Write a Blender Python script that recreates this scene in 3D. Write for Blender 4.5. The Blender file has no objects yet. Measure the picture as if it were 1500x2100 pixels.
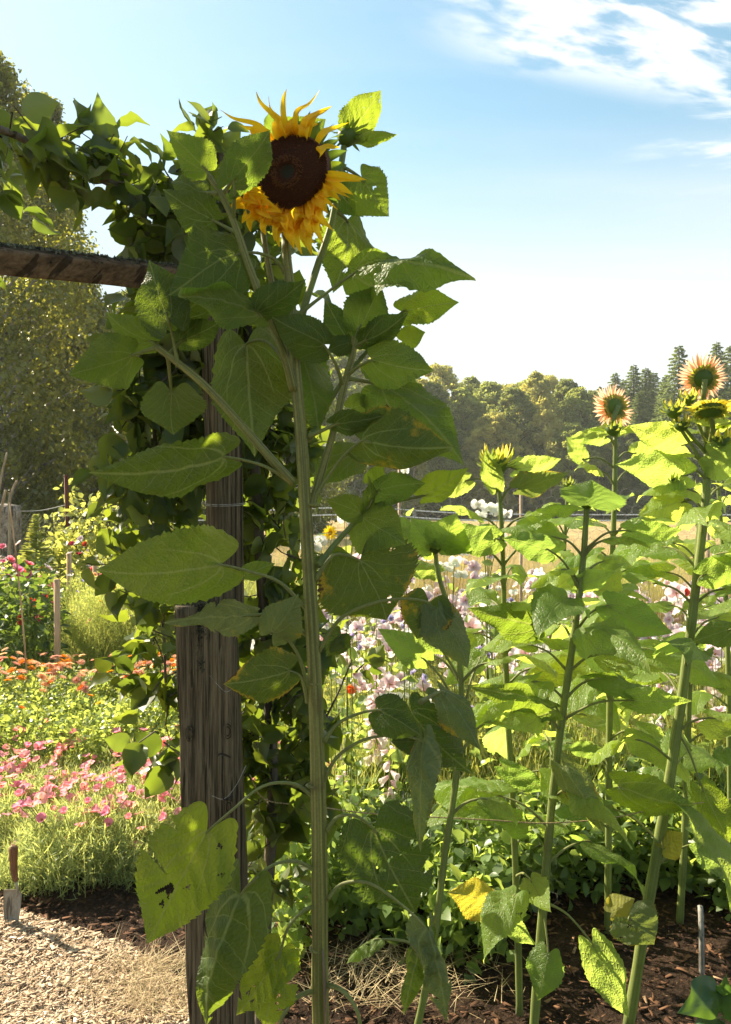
import bpy, math, random
import numpy as np
from mathutils import Vector, Matrix, noise as mnoise

SC = bpy.context.scene
COL = SC.collection
RNG = random.Random(7)
NP = np.random.default_rng(7)
rad = math.radians

# ------------------------------------------------------------------ camera, sky, sun, exposure
F, CX, HY, EYE = 1590.0, 750.0, 1020.0, 1.5          # focal length and horizon measured in the photo's pixels
cam_d = bpy.data.cameras.new('camera')
cam = bpy.data.objects.new('camera', cam_d); COL.objects.link(cam)
cam.location = (0, 0, EYE); cam.rotation_euler = (rad(90), 0, 0)
cam_d.sensor_fit = 'VERTICAL'; cam_d.sensor_height = 36; cam_d.lens = F / 2100 * 36
cam_d.shift_y = -30 / 2100
cam_d.clip_start = 0.05; cam_d.clip_end = 2000
SC.camera = cam

SUN_EL, SUN_AZ = rad(36), rad(-57)                    # azimuth from +Y, negative = to the left
world = bpy.data.worlds.new('World'); SC.world = world; world.use_nodes = True
def build_sky():
    nt = world.node_tree; N = nt.nodes; L = nt.links; N.clear()
    out = N.new('ShaderNodeOutputWorld'); bg = N.new('ShaderNodeBackground'); bg.inputs[1].default_value = 0.059
    sky = N.new('ShaderNodeTexSky'); sky.sky_type = 'NISHITA'; sky.sun_disc = False
    sky.sun_elevation = SUN_EL; sky.sun_rotation = SUN_AZ
    sky.air_density = 1.0; sky.dust_density = 0.9; sky.ozone_density = 1.6; sky.altitude = 100
    tc = N.new('ShaderNodeTexCoord')
    sp = N.new('ShaderNodeSeparateXYZ'); L.new(tc.outputs['Generated'], sp.inputs[0])
    def math_(op, a, b=None, c=None):
        m = N.new('ShaderNodeMath'); m.operation = op
        for i, v in enumerate((a, b, c)):
            if v is None: continue
            if isinstance(v, (int, float)): m.inputs[i].default_value = v
            else: L.new(v, m.inputs[i])
        return m.outputs[0]
    def ramp(v, a, b):
        m = N.new('ShaderNodeMapRange'); m.interpolation_type = 'SMOOTHSTEP'
        L.new(v, m.inputs[0]); m.inputs[1].default_value = a; m.inputs[2].default_value = b
        return m.outputs[0]
    X, Y, Z = sp.outputs
    zz = math_('MAXIMUM', math_('ADD', Z, 0.06), 0.05)
    cx = math_('DIVIDE', X, zz); cy = math_('DIVIDE', Y, zz)       # a flat cloud layer overhead
    def layer(sx, sy, rot, scale, det, rough, a, b, off):
        cb = N.new('ShaderNodeCombineXYZ'); L.new(cx, cb.inputs[0]); L.new(cy, cb.inputs[1]); cb.inputs[2].default_value = off
        mp = N.new('ShaderNodeMapping'); mp.inputs['Scale'].default_value = (sx, sy, 1); mp.inputs['Rotation'].default_value = (0, 0, rad(rot))
        L.new(cb.outputs[0], mp.inputs[0])
        n = N.new('ShaderNodeTexNoise'); n.inputs['Scale'].default_value = scale; n.inputs['Detail'].default_value = det
        n.inputs['Roughness'].default_value = rough; n.inputs['Distortion'].default_value = 0.3
        L.new(mp.outputs[0], n.inputs[0])
        return ramp(n.outputs['Fac'], a, b)
    yy = math_('MAXIMUM', Y, 0.05); u = math_('DIVIDE', X, yy); v = math_('DIVIDE', Z, yy); front = ramp(Y, 0.02, 0.15)
    def streak(sx, sy, rot, scale, det, rough, a, b, off):
        cb = N.new('ShaderNodeCombineXYZ'); L.new(u, cb.inputs[0]); L.new(v, cb.inputs[1]); cb.inputs[2].default_value = off
        mp = N.new('ShaderNodeMapping'); mp.inputs['Rotation'].default_value = (0, 0, rad(rot)); L.new(cb.outputs[0], mp.inputs[0])
        m3 = N.new('ShaderNodeMapping'); m3.inputs['Scale'].default_value = (sx, sy, 1); L.new(mp.outputs[0], m3.inputs[0])
        n = N.new('ShaderNodeTexNoise'); n.inputs['Scale'].default_value = scale; n.inputs['Detail'].default_value = det
        n.inputs['Roughness'].default_value = rough; n.inputs['Distortion'].default_value = 0.25
        L.new(m3.outputs[0], n.inputs[0]); return ramp(n.outputs['Fac'], a, b)
    bank = math_('MULTIPLY', ramp(math_('SUBTRACT', v, math_('SUBTRACT', 0.600, math_('MULTIPLY', u, 0.20))), -0.03, 0.03), ramp(u, 0.03, 0.24))
    puff = math_('MULTIPLY', streak(1.2, 3.6, 12, 9.0, 10, 0.53, 0.35, 0.58, 3.4), bank)
    wisp = math_('MULTIPLY', math_('MULTIPLY', streak(0.7, 5.0, -4, 6.5, 7, 0.6, 0.50, 0.68, 6.3), ramp(u, 0.30, 0.46)), math_('MULTIPLY', ramp(v, 0.38, 0.45), ramp(v, 0.56, 0.50)))
    puff = math_('MULTIPLY', math_('MINIMUM', math_('ADD', puff, math_('MULTIPLY', wisp, 0.8)), 1.0), front)
    thin = math_('MULTIPLY', layer(0.5, 2.4, -8, 1.1, 7, 0.55, 0.40, 0.85, 9.7), 0.22)
    low = math_('MULTIPLY', ramp(Z, 0.47, 0.20), 0.88)
    left = math_('MULTIPLY', ramp(X, 0.10, -0.50), 0.38)
    veil = math_('MINIMUM', math_('ADD', thin, low), 0.95)
    hsv = N.new('ShaderNodeHueSaturation'); hsv.inputs['Hue'].default_value = 0.468; hsv.inputs['Saturation'].default_value = 0.98; hsv.inputs['Value'].default_value = 1.15
    L.new(sky.outputs[0], hsv.inputs['Color'])
    m1 = N.new('ShaderNodeMixRGB'); L.new(veil, m1.inputs[0]); L.new(hsv.outputs[0], m1.inputs[1]); m1.inputs[2].default_value = (4.9, 5.15, 5.1, 1)
    m0 = N.new('ShaderNodeMixRGB'); L.new(math_('MULTIPLY', left, 1.6), m0.inputs[0]); L.new(m1.outputs[0], m0.inputs[1]); m0.inputs[2].default_value = (3.3, 4.15, 4.5, 1)
    m2 = N.new('ShaderNodeMixRGB'); L.new(math_('MULTIPLY', puff, 0.93), m2.inputs[0]); L.new(m0.outputs[0], m2.inputs[1]); m2.inputs[2].default_value = (6.2, 6.2, 6.1, 1)
    L.new(m2.outputs[0], bg.inputs[0]); L.new(bg.outputs[0], out.inputs[0])
build_sky()
sun_d = bpy.data.lights.new('sun', 'SUN'); sun_d.energy = 4.5; sun_d.angle = rad(0.55); sun_d.color = (1.0, 0.885, 0.68)
sun = bpy.data.objects.new('sun', sun_d); COL.objects.link(sun); sun.location = (-20, 12, 20)
SUNV = Vector((math.sin(SUN_AZ) * math.cos(SUN_EL), math.cos(SUN_AZ) * math.cos(SUN_EL), math.sin(SUN_EL)))
sun.rotation_euler = SUNV.to_track_quat('Z', 'Y').to_euler()
SC.view_settings.view_transform = 'Standard'; SC.view_settings.look = 'None'
SC.view_settings.exposure = 1.82; SC.view_settings.gamma = 1
SC.render.engine = 'CYCLES'
SC.cycles.max_bounces = 10; SC.cycles.transmission_bounces = 8; SC.cycles.diffuse_bounces = 8; SC.cycles.glossy_bounces = 2

# ------------------------------------------------------------------ helpers
def P(px, py, d): return Vector(((px - CX) / F * d, d, EYE - (py - HY) / F * d))
def G(px, py, z=0.0):
    d = (EYE - z) * F / (py - HY); return Vector(((px - CX) / F * d, d, z))

def mk(name, verts, faces, mats, parent=None, uv=None, rnd=None, smooth=True, midx=None, loc=None):
    me = bpy.data.meshes.new(name)
    V = np.asarray(verts, dtype=np.float32).reshape(-1, 3).copy()
    org = np.zeros(3, np.float32)
    if parent is not None and parent.get('_o') is not None: org = np.array(parent['_o'], np.float32)
    if loc is not None: org = np.array(loc, np.float32)
    V -= org
    if isinstance(faces, np.ndarray):
        k = faces.shape[1]; nf = faces.shape[0]
        me.vertices.add(len(V)); me.vertices.foreach_set('co', V.ravel())
        me.loops.add(nf * k); me.loops.foreach_set('vertex_index', faces.ravel().astype(np.int32))
        me.polygons.add(nf); me.polygons.foreach_set('loop_start', np.arange(0, nf * k, k, dtype=np.int32))
        me.update(calc_edges=True)
    else:
        me.from_pydata(V.tolist(), [], faces)
    if smooth and len(me.polygons): me.polygons.foreach_set('use_smooth', np.ones(len(me.polygons), bool))
    if uv is not None:
        l = me.uv_layers.new(name='UVMap')
        idx = np.empty(len(me.loops), np.int32); me.loops.foreach_get('vertex_index', idx)
        l.data.foreach_set('uv', np.asarray(uv, np.float32)[idx].ravel())
    if rnd is not None:
        a = me.attributes.new('rnd', 'FLOAT', 'POINT'); a.data.foreach_set('value', np.asarray(rnd, np.float32))
    for m in (mats if isinstance(mats, (list, tuple)) else [mats]): me.materials.append(m)
    if midx is not None: me.polygons.foreach_set('material_index', np.asarray(midx, np.int32))
    me.update()
    o = bpy.data.objects.new(name, me); COL.objects.link(o)
    if parent is not None:
        o.parent = parent; o['_o'] = [float(x) for x in org]
    elif loc is not None: o.location = loc
    return o

def thing(name, loc, label, cat, group=None):
    o = bpy.data.objects.new(name, None); COL.objects.link(o); o.location = loc
    o.empty_display_size = 0.05
    o['_o'] = [float(x) for x in loc]; o['label'] = label; o['category'] = cat
    if group: o['group'] = group
    return o
def tag(o, label=None, cat=None, group=None, kind=None):
    if label: o['label'] = label
    if cat: o['category'] = cat
    if group: o['group'] = group
    if kind: o['kind'] = kind
    return o
def copy_tree(o, parent=None):
    c = o.copy(); COL.objects.link(c); c.parent = parent
    for ch in list(o.children): copy_tree(ch, c)
    return c

class Geo:
    """collects geometry for one mesh"""
    def __init__(s): s.v = []; s.f = []; s.uv = []; s.r = []; s.m = []; s.n = 0
    def add(s, v, f, uv=None, r=0.5, m=0):
        v = np.asarray(v, np.float32).reshape(-1, 3)
        s.v.append(v); s.f += [tuple(i + s.n for i in q) for q in f]
        s.uv.append(np.zeros((len(v), 2), np.float32) if uv is None else np.asarray(uv, np.float32))
        s.r.append(np.full(len(v), r, np.float32) if np.isscalar(r) else np.asarray(r, np.float32)); s.m += [m] * len(f)
        s.n += len(v)
    def build(s, name, mats, parent=None, smooth=True, loc=None):
        return mk(name, np.concatenate(s.v), s.f, mats, parent, uv=np.concatenate(s.uv), rnd=np.concatenate(s.r), smooth=smooth, midx=s.m, loc=loc)

def catmull(pts, n=6):
    pts = [Vector(p) for p in pts]
    if len(pts) < 3: return [pts[0].lerp(pts[-1], i / n) for i in range(n + 1)]
    q = [pts[0] * 2 - pts[1]] + pts + [pts[-1] * 2 - pts[-2]]
    out = []
    for i in range(1, len(q) - 2):
        for k in range(n):
            t = k / n; a, b, c, d = q[i - 1], q[i], q[i + 1], q[i + 2]
            out.append(0.5 * ((2 * b) + (c - a) * t + (2 * a - 5 * b + 4 * c - d) * t * t + (3 * b - 3 * c + d - a) * t ** 3))
    out.append(pts[-1]); return out

def tube(path, r, seg=8, prof=None, ref=None, cap=True):
    n = len(path)
    rr = [r] * n if np.isscalar(r) else ([r[0] + (r[1] - r[0]) * i / (n - 1) for i in range(n)] if len(r) == 2 and n != 2 else list(r))
    V = []; UV = []; nrm = None
    for i, p in enumerate(path):
        t = (path[min(i + 1, n - 1)] - path[max(i - 1, 0)]).normalized()
        if nrm is None:
            h = Vector(ref) if ref else (Vector((0, -1, 0)) if abs(t.y) < 0.9 else Vector((1, 0, 0)))
            nrm = (h - t * h.dot(t)).normalized()
        else: nrm = (nrm - t * nrm.dot(t)).normalized()
        b = t.cross(nrm)
        for k in range(seg):
            a = 2 * math.pi * k / seg; m = prof(a, i / (n - 1)) if prof else 1.0
            V.append(p + (nrm * math.cos(a) + b * math.sin(a)) * rr[i] * m); UV.append((k / seg, i / (n - 1)))
    Fc = [(i * seg + k, i * seg + (k + 1) % seg, (i + 1) * seg + (k + 1) % seg, (i + 1) * seg + k) for i in range(n - 1) for k in range(seg)]
    if cap: Fc += [tuple(range(seg - 1, -1, -1)), tuple((n - 1) * seg + k for k in range(seg))]
    return V, Fc, UV

# ------------------------------------------------------------------ materials
def newmat(name):
    m = bpy.data.materials.new(name); m.use_nodes = True; nt = m.node_tree; nt.nodes.clear()
    return m, nt, nt.nodes.new('ShaderNodeOutputMaterial')
class NB:
    def __init__(s, nt): s.nt = nt
    def n(s, t, **k):
        x = s.nt.nodes.new(t)
        for a, b in k.items(): setattr(x, a, b)
        return x
    def l(s, a, b): s.nt.links.new(a, b)
    def m(s, op, a, b=None, c=None):
        x = s.n('ShaderNodeMath', operation=op)
        for i, v in enumerate((a, b, c)):
            if v is None: continue
            if isinstance(v, (int, float)): x.inputs[i].default_value = v
            else: s.l(v, x.inputs[i])
        return x.outputs[0]
    def ss(s, v, a, b, lo=0.0, hi=1.0):
        x = s.n('ShaderNodeMapRange', interpolation_type='SMOOTHSTEP'); s.l(v, x.inputs[0])
        for i, q in zip((1, 2, 3, 4), (a, b, lo, hi)): x.inputs[i].default_value = q
        return x.outputs[0]
    def mix(s, f, a, b, bt='MIX'):
        x = s.n('ShaderNodeMixRGB', blend_type=bt)
        for i, v in enumerate((f, a, b)):
            if isinstance(v, (int, float)): x.inputs[i].default_value = v
            elif isinstance(v, tuple): x.inputs[i].default_value = (*v[:3], 1)
            else: s.l(v, x.inputs[i])
        return x.outputs[0]
    def noise(s, vec, scale, det=4, rough=0.55, dist=0.0):
        x = s.n('ShaderNodeTexNoise'); x.inputs['Scale'].default_value = scale; x.inputs['Detail'].default_value = det
        x.inputs['Roughness'].default_value = rough; x.inputs['Distortion'].default_value = dist
        if vec is not None: s.l(vec, x.inputs[0])
        return x.outputs['Fac']
    def map(s, vec, sc=(1, 1, 1)):
        x = s.n('ShaderNodeMapping'); x.inputs['Scale'].default_value = sc; s.l(vec, x.inputs[0]); return x.outputs[0]

def leafmat(name, top, under, trans, tw=0.42, rough=0.42, veins=False, yellow=0.0, var=0.5, attr=True, spec=0.35, tcol2=None):
    m, nt, out = newmat(name); b = NB(nt)
    tc = b.n('ShaderNodeTexCoord'); geo = b.n('ShaderNodeNewGeometry')
    if attr: at = b.n('ShaderNodeAttribute', attribute_name='rnd'); r = at.outputs['Fac']
    else: oi = b.n('ShaderNodeObjectInfo'); r = oi.outputs['Random']
    col = b.mix(geo.outputs['Backfacing'], top, under)
    tcol = b.mix(r, trans, tcol2 or tuple(c * k for c, k in zip(trans, (1.25, 1.05, 0.8))))
    bump_h = None
    if veins:
        uv = b.n('ShaderNodeSeparateXYZ'); b.l(tc.outputs['UV'], uv.inputs[0])
        ax = b.m('ABSOLUTE', uv.outputs[0]); s_ = uv.outputs[1]
        oiv = b.n('ShaderNodeObjectInfo').outputs['Random']; s_ = b.m('ADD', s_, b.m('MULTIPLY', b.m('SUBTRACT', b.noise(tc.outputs['UV'], 5.0, 3), .5), .09))
        ph = b.m('MULTIPLY', b.m('SUBTRACT', s_, b.m('SUBTRACT', b.m('MULTIPLY', ax, 1.15), b.m('MULTIPLY', b.m('MULTIPLY', ax, ax), 0.7))), b.m('ADD', b.m('MULTIPLY', oiv, 2.4), 5.4))
        fr = b.m('ABSOLUTE', b.m('SUBTRACT', b.m('FRACT', ph), 0.5))         # 0.5 at vein, 0 between
        lat = b.ss(fr, 0.458, 0.494)
        midv = b.ss(ax, 0.015, 0.004)
        vo = b.n('ShaderNodeTexVoronoi', feature='DISTANCE_TO_EDGE'); vo.inputs['Scale'].default_value = 26
        b.l(tc.outputs['UV'], vo.inputs[0])
        bas = b.m('MULTIPLY', b.ss(b.m('ABSOLUTE', b.m('SUBTRACT', ax, b.m('MULTIPLY', s_, b.m('SUBTRACT', .62, b.m('MULTIPLY', s_, .5))))), .011, .003), b.ss(s_, .62, .35))
        lat = b.m('MAXIMUM', lat, b.m('MULTIPLY', bas, 1.2))
        fine = b.ss(vo.outputs['Distance'], 0.07, 0.0)
        vein = b.m('MAXIMUM', midv, b.m('MAXIMUM', b.m('MULTIPLY', lat, 0.75), b.m('MULTIPLY', fine, 0.16)))
        col = b.mix(b.m('MULTIPLY', vein, 0.55), col, (0.26, 0.30, 0.10))
        tcol = b.mix(b.m('MULTIPLY', vein, 0.5), tcol, (0.42, 0.42, 0.12))
        pil = b.m('SUBTRACT', 1.0, b.m('MULTIPLY', fr, 2.0))
        bump_h = b.m('ADD', b.m('MULTIPLY', pil, 0.6), b.m('ADD', b.m('MULTIPLY', b.ss(vo.outputs['Distance'], 0, 0.25), 0.5), b.m('MULTIPLY', vein, -0.5)))
    nz = b.noise(tc.outputs['Object'], 14, 4)
    nz2 = b.noise(tc.outputs['Object'], 70, 3)
    vfac = b.m('ADD', b.m('MULTIPLY', r, var), b.m('MULTIPLY', nz, 0.35))
    vfac = b.m('ADD', b.m('ADD', vfac, b.m('MULTIPLY', nz2, 0.2)), 1.0 - var * 0.5 - 0.275)
    col = b.mix(1.0, col, vfac, 'MULTIPLY'); 
    tcol = b.mix(1.0, tcol, b.m('ADD', b.m('MULTIPLY', vfac, 0.5), 0.5), 'MULTIPLY')
    if yellow > 0:
        yn = b.noise(tc.outputs['Object'], 22, 5, 0.65)
        edge = 0.0
        if veins:
            ew = b.n('ShaderNodeAttribute', attribute_name='edge'); edge = b.m('MULTIPLY', ew.outputs['Fac'], 0.22)
        ym = b.ss(b.m('ADD', yn, edge), 0.72 - yellow * 0.22, 0.86 - yellow * 0.22)
        col = b.mix(b.m('MULTIPLY', ym, 0.85), col, (0.34, 0.24, 0.025)); tcol = b.mix(ym, tcol, (0.60, 0.42, 0.03))
        bm = b.ss(b.m('ADD', yn, b.m('MULTIPLY', edge, 1.3) if edge else 0.0), 0.90 - yellow * 0.22, 0.97 - yellow * 0.22)
        col = b.mix(bm, col, (0.10, 0.05, 0.02)); tcol = b.mix(bm, tcol, (0.12, 0.06, 0.02))
    pr = b.n('ShaderNodeBsdfPrincipled'); b.l(col, pr.inputs['Base Color']); pr.inputs['Roughness'].default_value = rough
    pr.inputs['Specular IOR Level'].default_value = spec
    tr = b.n('ShaderNodeBsdfTranslucent'); b.l(tcol, tr.inputs[0])
    if bump_h is not None:
        bp = b.n('ShaderNodeBump'); bp.inputs['Strength'].default_value = 0.55; bp.inputs['Distance'].default_value = 0.004
        b.l(bump_h, bp.inputs['Height']); b.l(bp.outputs[0], pr.inputs['Normal']); b.l(bp.outputs[0], tr.inputs['Normal'])
    mx = b.n('ShaderNodeMixShader'); mx.inputs[0].default_value = tw
    b.l(pr.outputs[0], mx.inputs[1]); b.l(tr.outputs[0], mx.inputs[2]); b.l(mx.outputs[0], out.inputs[0])
    return m

def barkmat(name, c1, c2, sc=(30, 30, 3), bump=0.4, dist=0.01, rough=0.85, spots=None, uv=False):
    m, nt, out = newmat(name); b = NB(nt); tc = b.n('ShaderNodeTexCoord')
    src = tc.outputs['UV'] if uv else tc.outputs['Object']
    v = b.map(src, sc)
    a = b.noise(v, 1.0, 6, 0.7, 0.4); g = b.noise(b.map(src, tuple(s * 4 for s in sc)), 1.0, 3, 0.6)
    f = b.m('ADD', b.m('MULTIPLY', a, 0.7), b.m('MULTIPLY', g, 0.3))
    col = b.mix(b.ss(f, 0.35, 0.65), c1, c2)
    crack = b.ss(b.noise(b.map(src, tuple(s * (1.6 if i < 2 else 0.35) for i, s in enumerate(sc))), 1.0, 2, 0.5), 0.43, 0.37)
    col = b.mix(b.m('MULTIPLY', crack, 0.75), col, tuple(c * 0.25 for c in c1))
    if spots:
        sp = b.ss(b.noise(tc.outputs['Object'], spots[0], 5, 0.7), spots[1], spots[1] + 0.08); col = b.mix(sp, col, spots[2])
    pr = b.n('ShaderNodeBsdfPrincipled'); b.l(col, pr.inputs['Base Color']); pr.inputs['Roughness'].default_value = rough
    pr.inputs['Specular IOR Level'].default_value = 0.25
    bp = b.n('ShaderNodeBump'); bp.inputs['Strength'].default_value = bump; bp.inputs['Distance'].default_value = dist
    b.l(b.m('SUBTRACT', f, b.m('MULTIPLY', crack, 0.8)), bp.inputs['Height']); b.l(bp.outputs[0], pr.inputs['Normal'])
    b.l(pr.outputs[0], out.inputs[0]); return m

def groundmat(name, c1, c2, c3, scale=6, fine=90, bump=0.6, dist=0.02, t3=0.62):
    m, nt, out = newmat(name); b = NB(nt); tc = b.n('ShaderNodeTexCoord'); o = tc.outputs['Object']
    a = b.noise(o, scale, 6, 0.65); f = b.noise(o, fine, 5, 0.7); vo = b.n('ShaderNodeTexVoronoi'); vo.inputs['Scale'].default_value = fine * 0.7; b.l(o, vo.inputs[0])
    col = b.mix(b.ss(b.m('ADD', b.m('MULTIPLY', a, 0.5), b.m('MULTIPLY', f, 0.5)), 0.36, 0.64), c1, c2)
    col = b.mix(b.ss(b.m('ADD', b.m('MULTIPLY', a, 0.35), b.m('MULTIPLY', vo.outputs['Color'], 0.5)), t3 - 0.2, t3), col, c3)
    pr = b.n('ShaderNodeBsdfPrincipled'); b.l(col, pr.inputs['Base Color']); pr.inputs['Roughness'].default_value = 0.95; pr.inputs['Specular IOR Level'].default_value = 0.15
    bp = b.n('ShaderNodeBump'); bp.inputs['Strength'].default_value = bump; bp.inputs['Distance'].default_value = dist
    b.l(b.m('ADD', f, b.m('MULTIPLY', vo.outputs['Distance'], 0.6)), bp.inputs['Height']); b.l(bp.outputs[0], pr.inputs['Normal'])
    b.l(pr.outputs[0], out.inputs[0]); return m

def rndmat(name, c1, c2, rough=0.8, tw=0.0, spec=0.25, mid=None):
    """colour runs with the per-piece random value"""
    m, nt, out = newmat(name); b = NB(nt); at = b.n('ShaderNodeAttribute', attribute_name='rnd'); tc = b.n('ShaderNodeTexCoord')
    r = at.outputs['Fac']; col = b.mix(r, c1, c2)
    if mid: col = b.mix(b.ss(r, 0.88, 0.93), col, mid)
    col = b.mix(1.0, col, b.m('ADD', b.m('MULTIPLY', b.noise(tc.outputs['Object'], 60, 3), 0.6), 0.7), 'MULTIPLY')
    pr = b.n('ShaderNodeBsdfPrincipled'); b.l(col, pr.inputs['Base Color']); pr.inputs['Roughness'].default_value = rough; pr.inputs['Specular IOR Level'].default_value = spec
    if tw:
        tr = b.n('ShaderNodeBsdfTranslucent'); b.l(col, tr.inputs[0]); mx = b.n('ShaderNodeMixShader'); mx.inputs[0].default_value = tw
        b.l(pr.outputs[0], mx.inputs[1]); b.l(tr.outputs[0], mx.inputs[2]); b.l(mx.outputs[0], out.inputs[0])
    else: b.l(pr.outputs[0], out.inputs[0])
    return m

def petalmat(name, base, tip, trans, tw=0.5):
    m, nt, out = newmat(name); b = NB(nt); tc = b.n('ShaderNodeTexCoord'); uv = b.n('ShaderNodeSeparateXYZ'); b.l(tc.outputs['UV'], uv.inputs[0])
    oi = b.n('ShaderNodeObjectInfo')
    st = b.noise(b.map(tc.outputs['UV'], (26, 1.2, 1)), 1.0, 3, 0.6)
    col = b.mix(b.ss(uv.outputs[1], 0.0, 0.75), base, tip)
    k = b.m('ADD', b.m('ADD', b.m('MULTIPLY', st, 0.7), 0.52), b.m('MULTIPLY', oi.outputs['Random'], 0.25))
    col = b.mix(1.0, col, k, 'MULTIPLY'); tcol = b.mix(1.0, trans, b.m('ADD', b.m('MULTIPLY', k, 0.6), 0.4), 'MULTIPLY')
    pr = b.n('ShaderNodeBsdfPrincipled'); b.l(col, pr.inputs['Base Color']); pr.inputs['Roughness'].default_value = 0.55; pr.inputs['Specular IOR Level'].default_value = 0.3
    bp = b.n('ShaderNodeBump'); bp.inputs['Strength'].default_value = 0.5; bp.inputs['Distance'].default_value = 0.002; b.l(st, bp.inputs['Height']); b.l(bp.outputs[0], pr.inputs['Normal'])
    tr = b.n('ShaderNodeBsdfTranslucent'); b.l(tcol, tr.inputs[0]); mx = b.n('ShaderNodeMixShader'); mx.inputs[0].default_value = tw
    b.l(pr.outputs[0], mx.inputs[1]); b.l(tr.outputs[0], mx.inputs[2]); b.l(mx.outputs[0], out.inputs[0]); return m

def stemmat(name, c1, c2, tw=0.12):
    m, nt, out = newmat(name); b = NB(nt); tc = b.n('ShaderNodeTexCoord')
    st = b.noise(b.map(tc.outputs['UV'], (16, 2.5, 1)), 1.0, 4, 0.65); fi = b.noise(tc.outputs['Object'], 260, 3); bl = b.noise(tc.outputs['Object'], 16, 5, .7)
    col = b.mix(b.ss(st, 0.42, 0.58), c1, c2); col = b.mix(1.0, col, b.m('ADD', b.m('MULTIPLY', fi, 0.9), 0.55), 'MULTIPLY'); col = b.mix(b.m('MULTIPLY', b.ss(bl, .52, .70), .55), col, (c1[0] * .9, c1[1] * .55, c1[2] * .6))
    pr = b.n('ShaderNodeBsdfPrincipled'); b.l(col, pr.inputs['Base Color']); pr.inputs['Roughness'].default_value = 0.6
    pr.inputs['Sheen Weight'].default_value = 0.10; pr.inputs['Sheen Roughness'].default_value = 0.4; pr.inputs['Sheen Tint'].default_value = (0.9, 1, 0.7, 1)
    bp = b.n('ShaderNodeBump'); bp.inputs['Strength'].default_value = 0.6; bp.inputs['Distance'].default_value = 0.002
    b.l(b.m('ADD', st, b.m('MULTIPLY', fi, 0.4)), bp.inputs['Height']); b.l(bp.outputs[0], pr.inputs['Normal'])
    tr = b.n('ShaderNodeBsdfTranslucent'); tr.inputs[0].default_value = (0.4, 0.5, 0.1, 1); mx = b.n('ShaderNodeMixShader'); mx.inputs[0].default_value = tw
    b.l(pr.outputs[0], mx.inputs[1]); b.l(tr.outputs[0], mx.inputs[2]); b.l(mx.outputs[0], out.inputs[0]); return m

MT = dict(
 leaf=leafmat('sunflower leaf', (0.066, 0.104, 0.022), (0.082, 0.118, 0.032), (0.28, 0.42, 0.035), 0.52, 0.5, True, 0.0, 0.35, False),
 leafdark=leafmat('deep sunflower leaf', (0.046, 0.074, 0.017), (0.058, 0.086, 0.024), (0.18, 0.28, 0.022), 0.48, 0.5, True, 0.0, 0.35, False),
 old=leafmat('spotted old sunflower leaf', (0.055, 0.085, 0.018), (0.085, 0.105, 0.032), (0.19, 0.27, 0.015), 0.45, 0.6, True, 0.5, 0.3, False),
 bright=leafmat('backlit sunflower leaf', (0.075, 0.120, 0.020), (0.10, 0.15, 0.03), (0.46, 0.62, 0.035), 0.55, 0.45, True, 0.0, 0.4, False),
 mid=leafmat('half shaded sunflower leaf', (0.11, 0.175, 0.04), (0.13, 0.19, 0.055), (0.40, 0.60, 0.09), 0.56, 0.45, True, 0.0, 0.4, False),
 yel=leafmat('yellowing sunflower leaf', (0.26, 0.26, 0.05), (0.28, 0.28, 0.07), (0.72, 0.68, 0.07), 0.5, 0.6, True, 0.25, 0.3, False),
 lime=leafmat('young sunflower leaf', (0.15, 0.225, 0.055), (0.18, 0.25, 0.08), (0.60, 0.80, 0.13), 0.60, 0.42, True, 0.0, 0.35, False),
 grey=leafmat('dusty sunflower leaf', (0.13, 0.165, 0.065), (0.15, 0.185, 0.08), (0.24, 0.31, 0.05), 0.46, 0.62, True, 0.1, 0.3, False),
 stem=stemmat('sunflower stem', (0.085, 0.088, 0.018), (0.25, 0.235, 0.06)),
 stem2=stemmat('young stem', (0.11, 0.14, 0.03), (0.20, 0.235, 0.06), 0.2),
 petiole=stemmat('leaf stalk', (0.13, 0.145, 0.035), (0.22, 0.225, 0.065), 0.15),
 petal=petalmat('golden petal', (0.82, 0.40, 0.006), (0.90, 0.56, 0.014), (1.0, 0.68, 0.014)),
 peach=petalmat('peach petal', (0.82, 0.42, 0.12), (0.86, 0.52, 0.34), (1.0, 0.64, 0.40), 0.5),
 lemon=petalmat('lemon petal', (0.55, 0.58, 0.05), (0.82, 0.62, 0.08), (0.95, 0.80, 0.10)),
 calyx=leafmat('green bract', (0.06, 0.10, 0.02), (0.08, 0.12, 0.03), (0.25, 0.38, 0.03), 0.3, 0.55, False, 0, 0.4, False),
 calyx2=leafmat('pale bract', (0.11, 0.16, 0.04), (0.16, 0.2, 0.06), (0.45, 0.55, 0.06), 0.45, 0.5, False, 0, 0.4, False),
)
def seedmat():
    m, nt, out = newmat('sunflower seed disc'); b = NB(nt); at = b.n('ShaderNodeAttribute', attribute_name='rnd'); r = at.outputs['Fac']
    cr = b.n('ShaderNodeValToRGB'); b.l(r, cr.inputs[0]); e = cr.color_ramp.elements
    e[0].position = 0.0; e[0].color = (0.016, 0.022, 0.012, 1); e[1].position = 1; e[1].color = (0.75, 0.38, 0.12, 1)
    for p_, c in ((0.25, (0.018, 0.014, 0.008, 1)), (0.4, (0.050, 0.013, 0.005, 1)), (0.7, (0.12, 0.034, 0.010, 1)), (0.85, (0.16, 0.06, 0.02, 1))):
        q = e.new(p_); q.color = c
    pr = b.n('ShaderNodeBsdfPrincipled'); b.l(cr.outputs[0], pr.inputs['Base Color']); pr.inputs['Roughness'].default_value = 0.75
    b.l(pr.outputs[0], out.inputs[0]); return m
MT['seed'] = seedmat()
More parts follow.
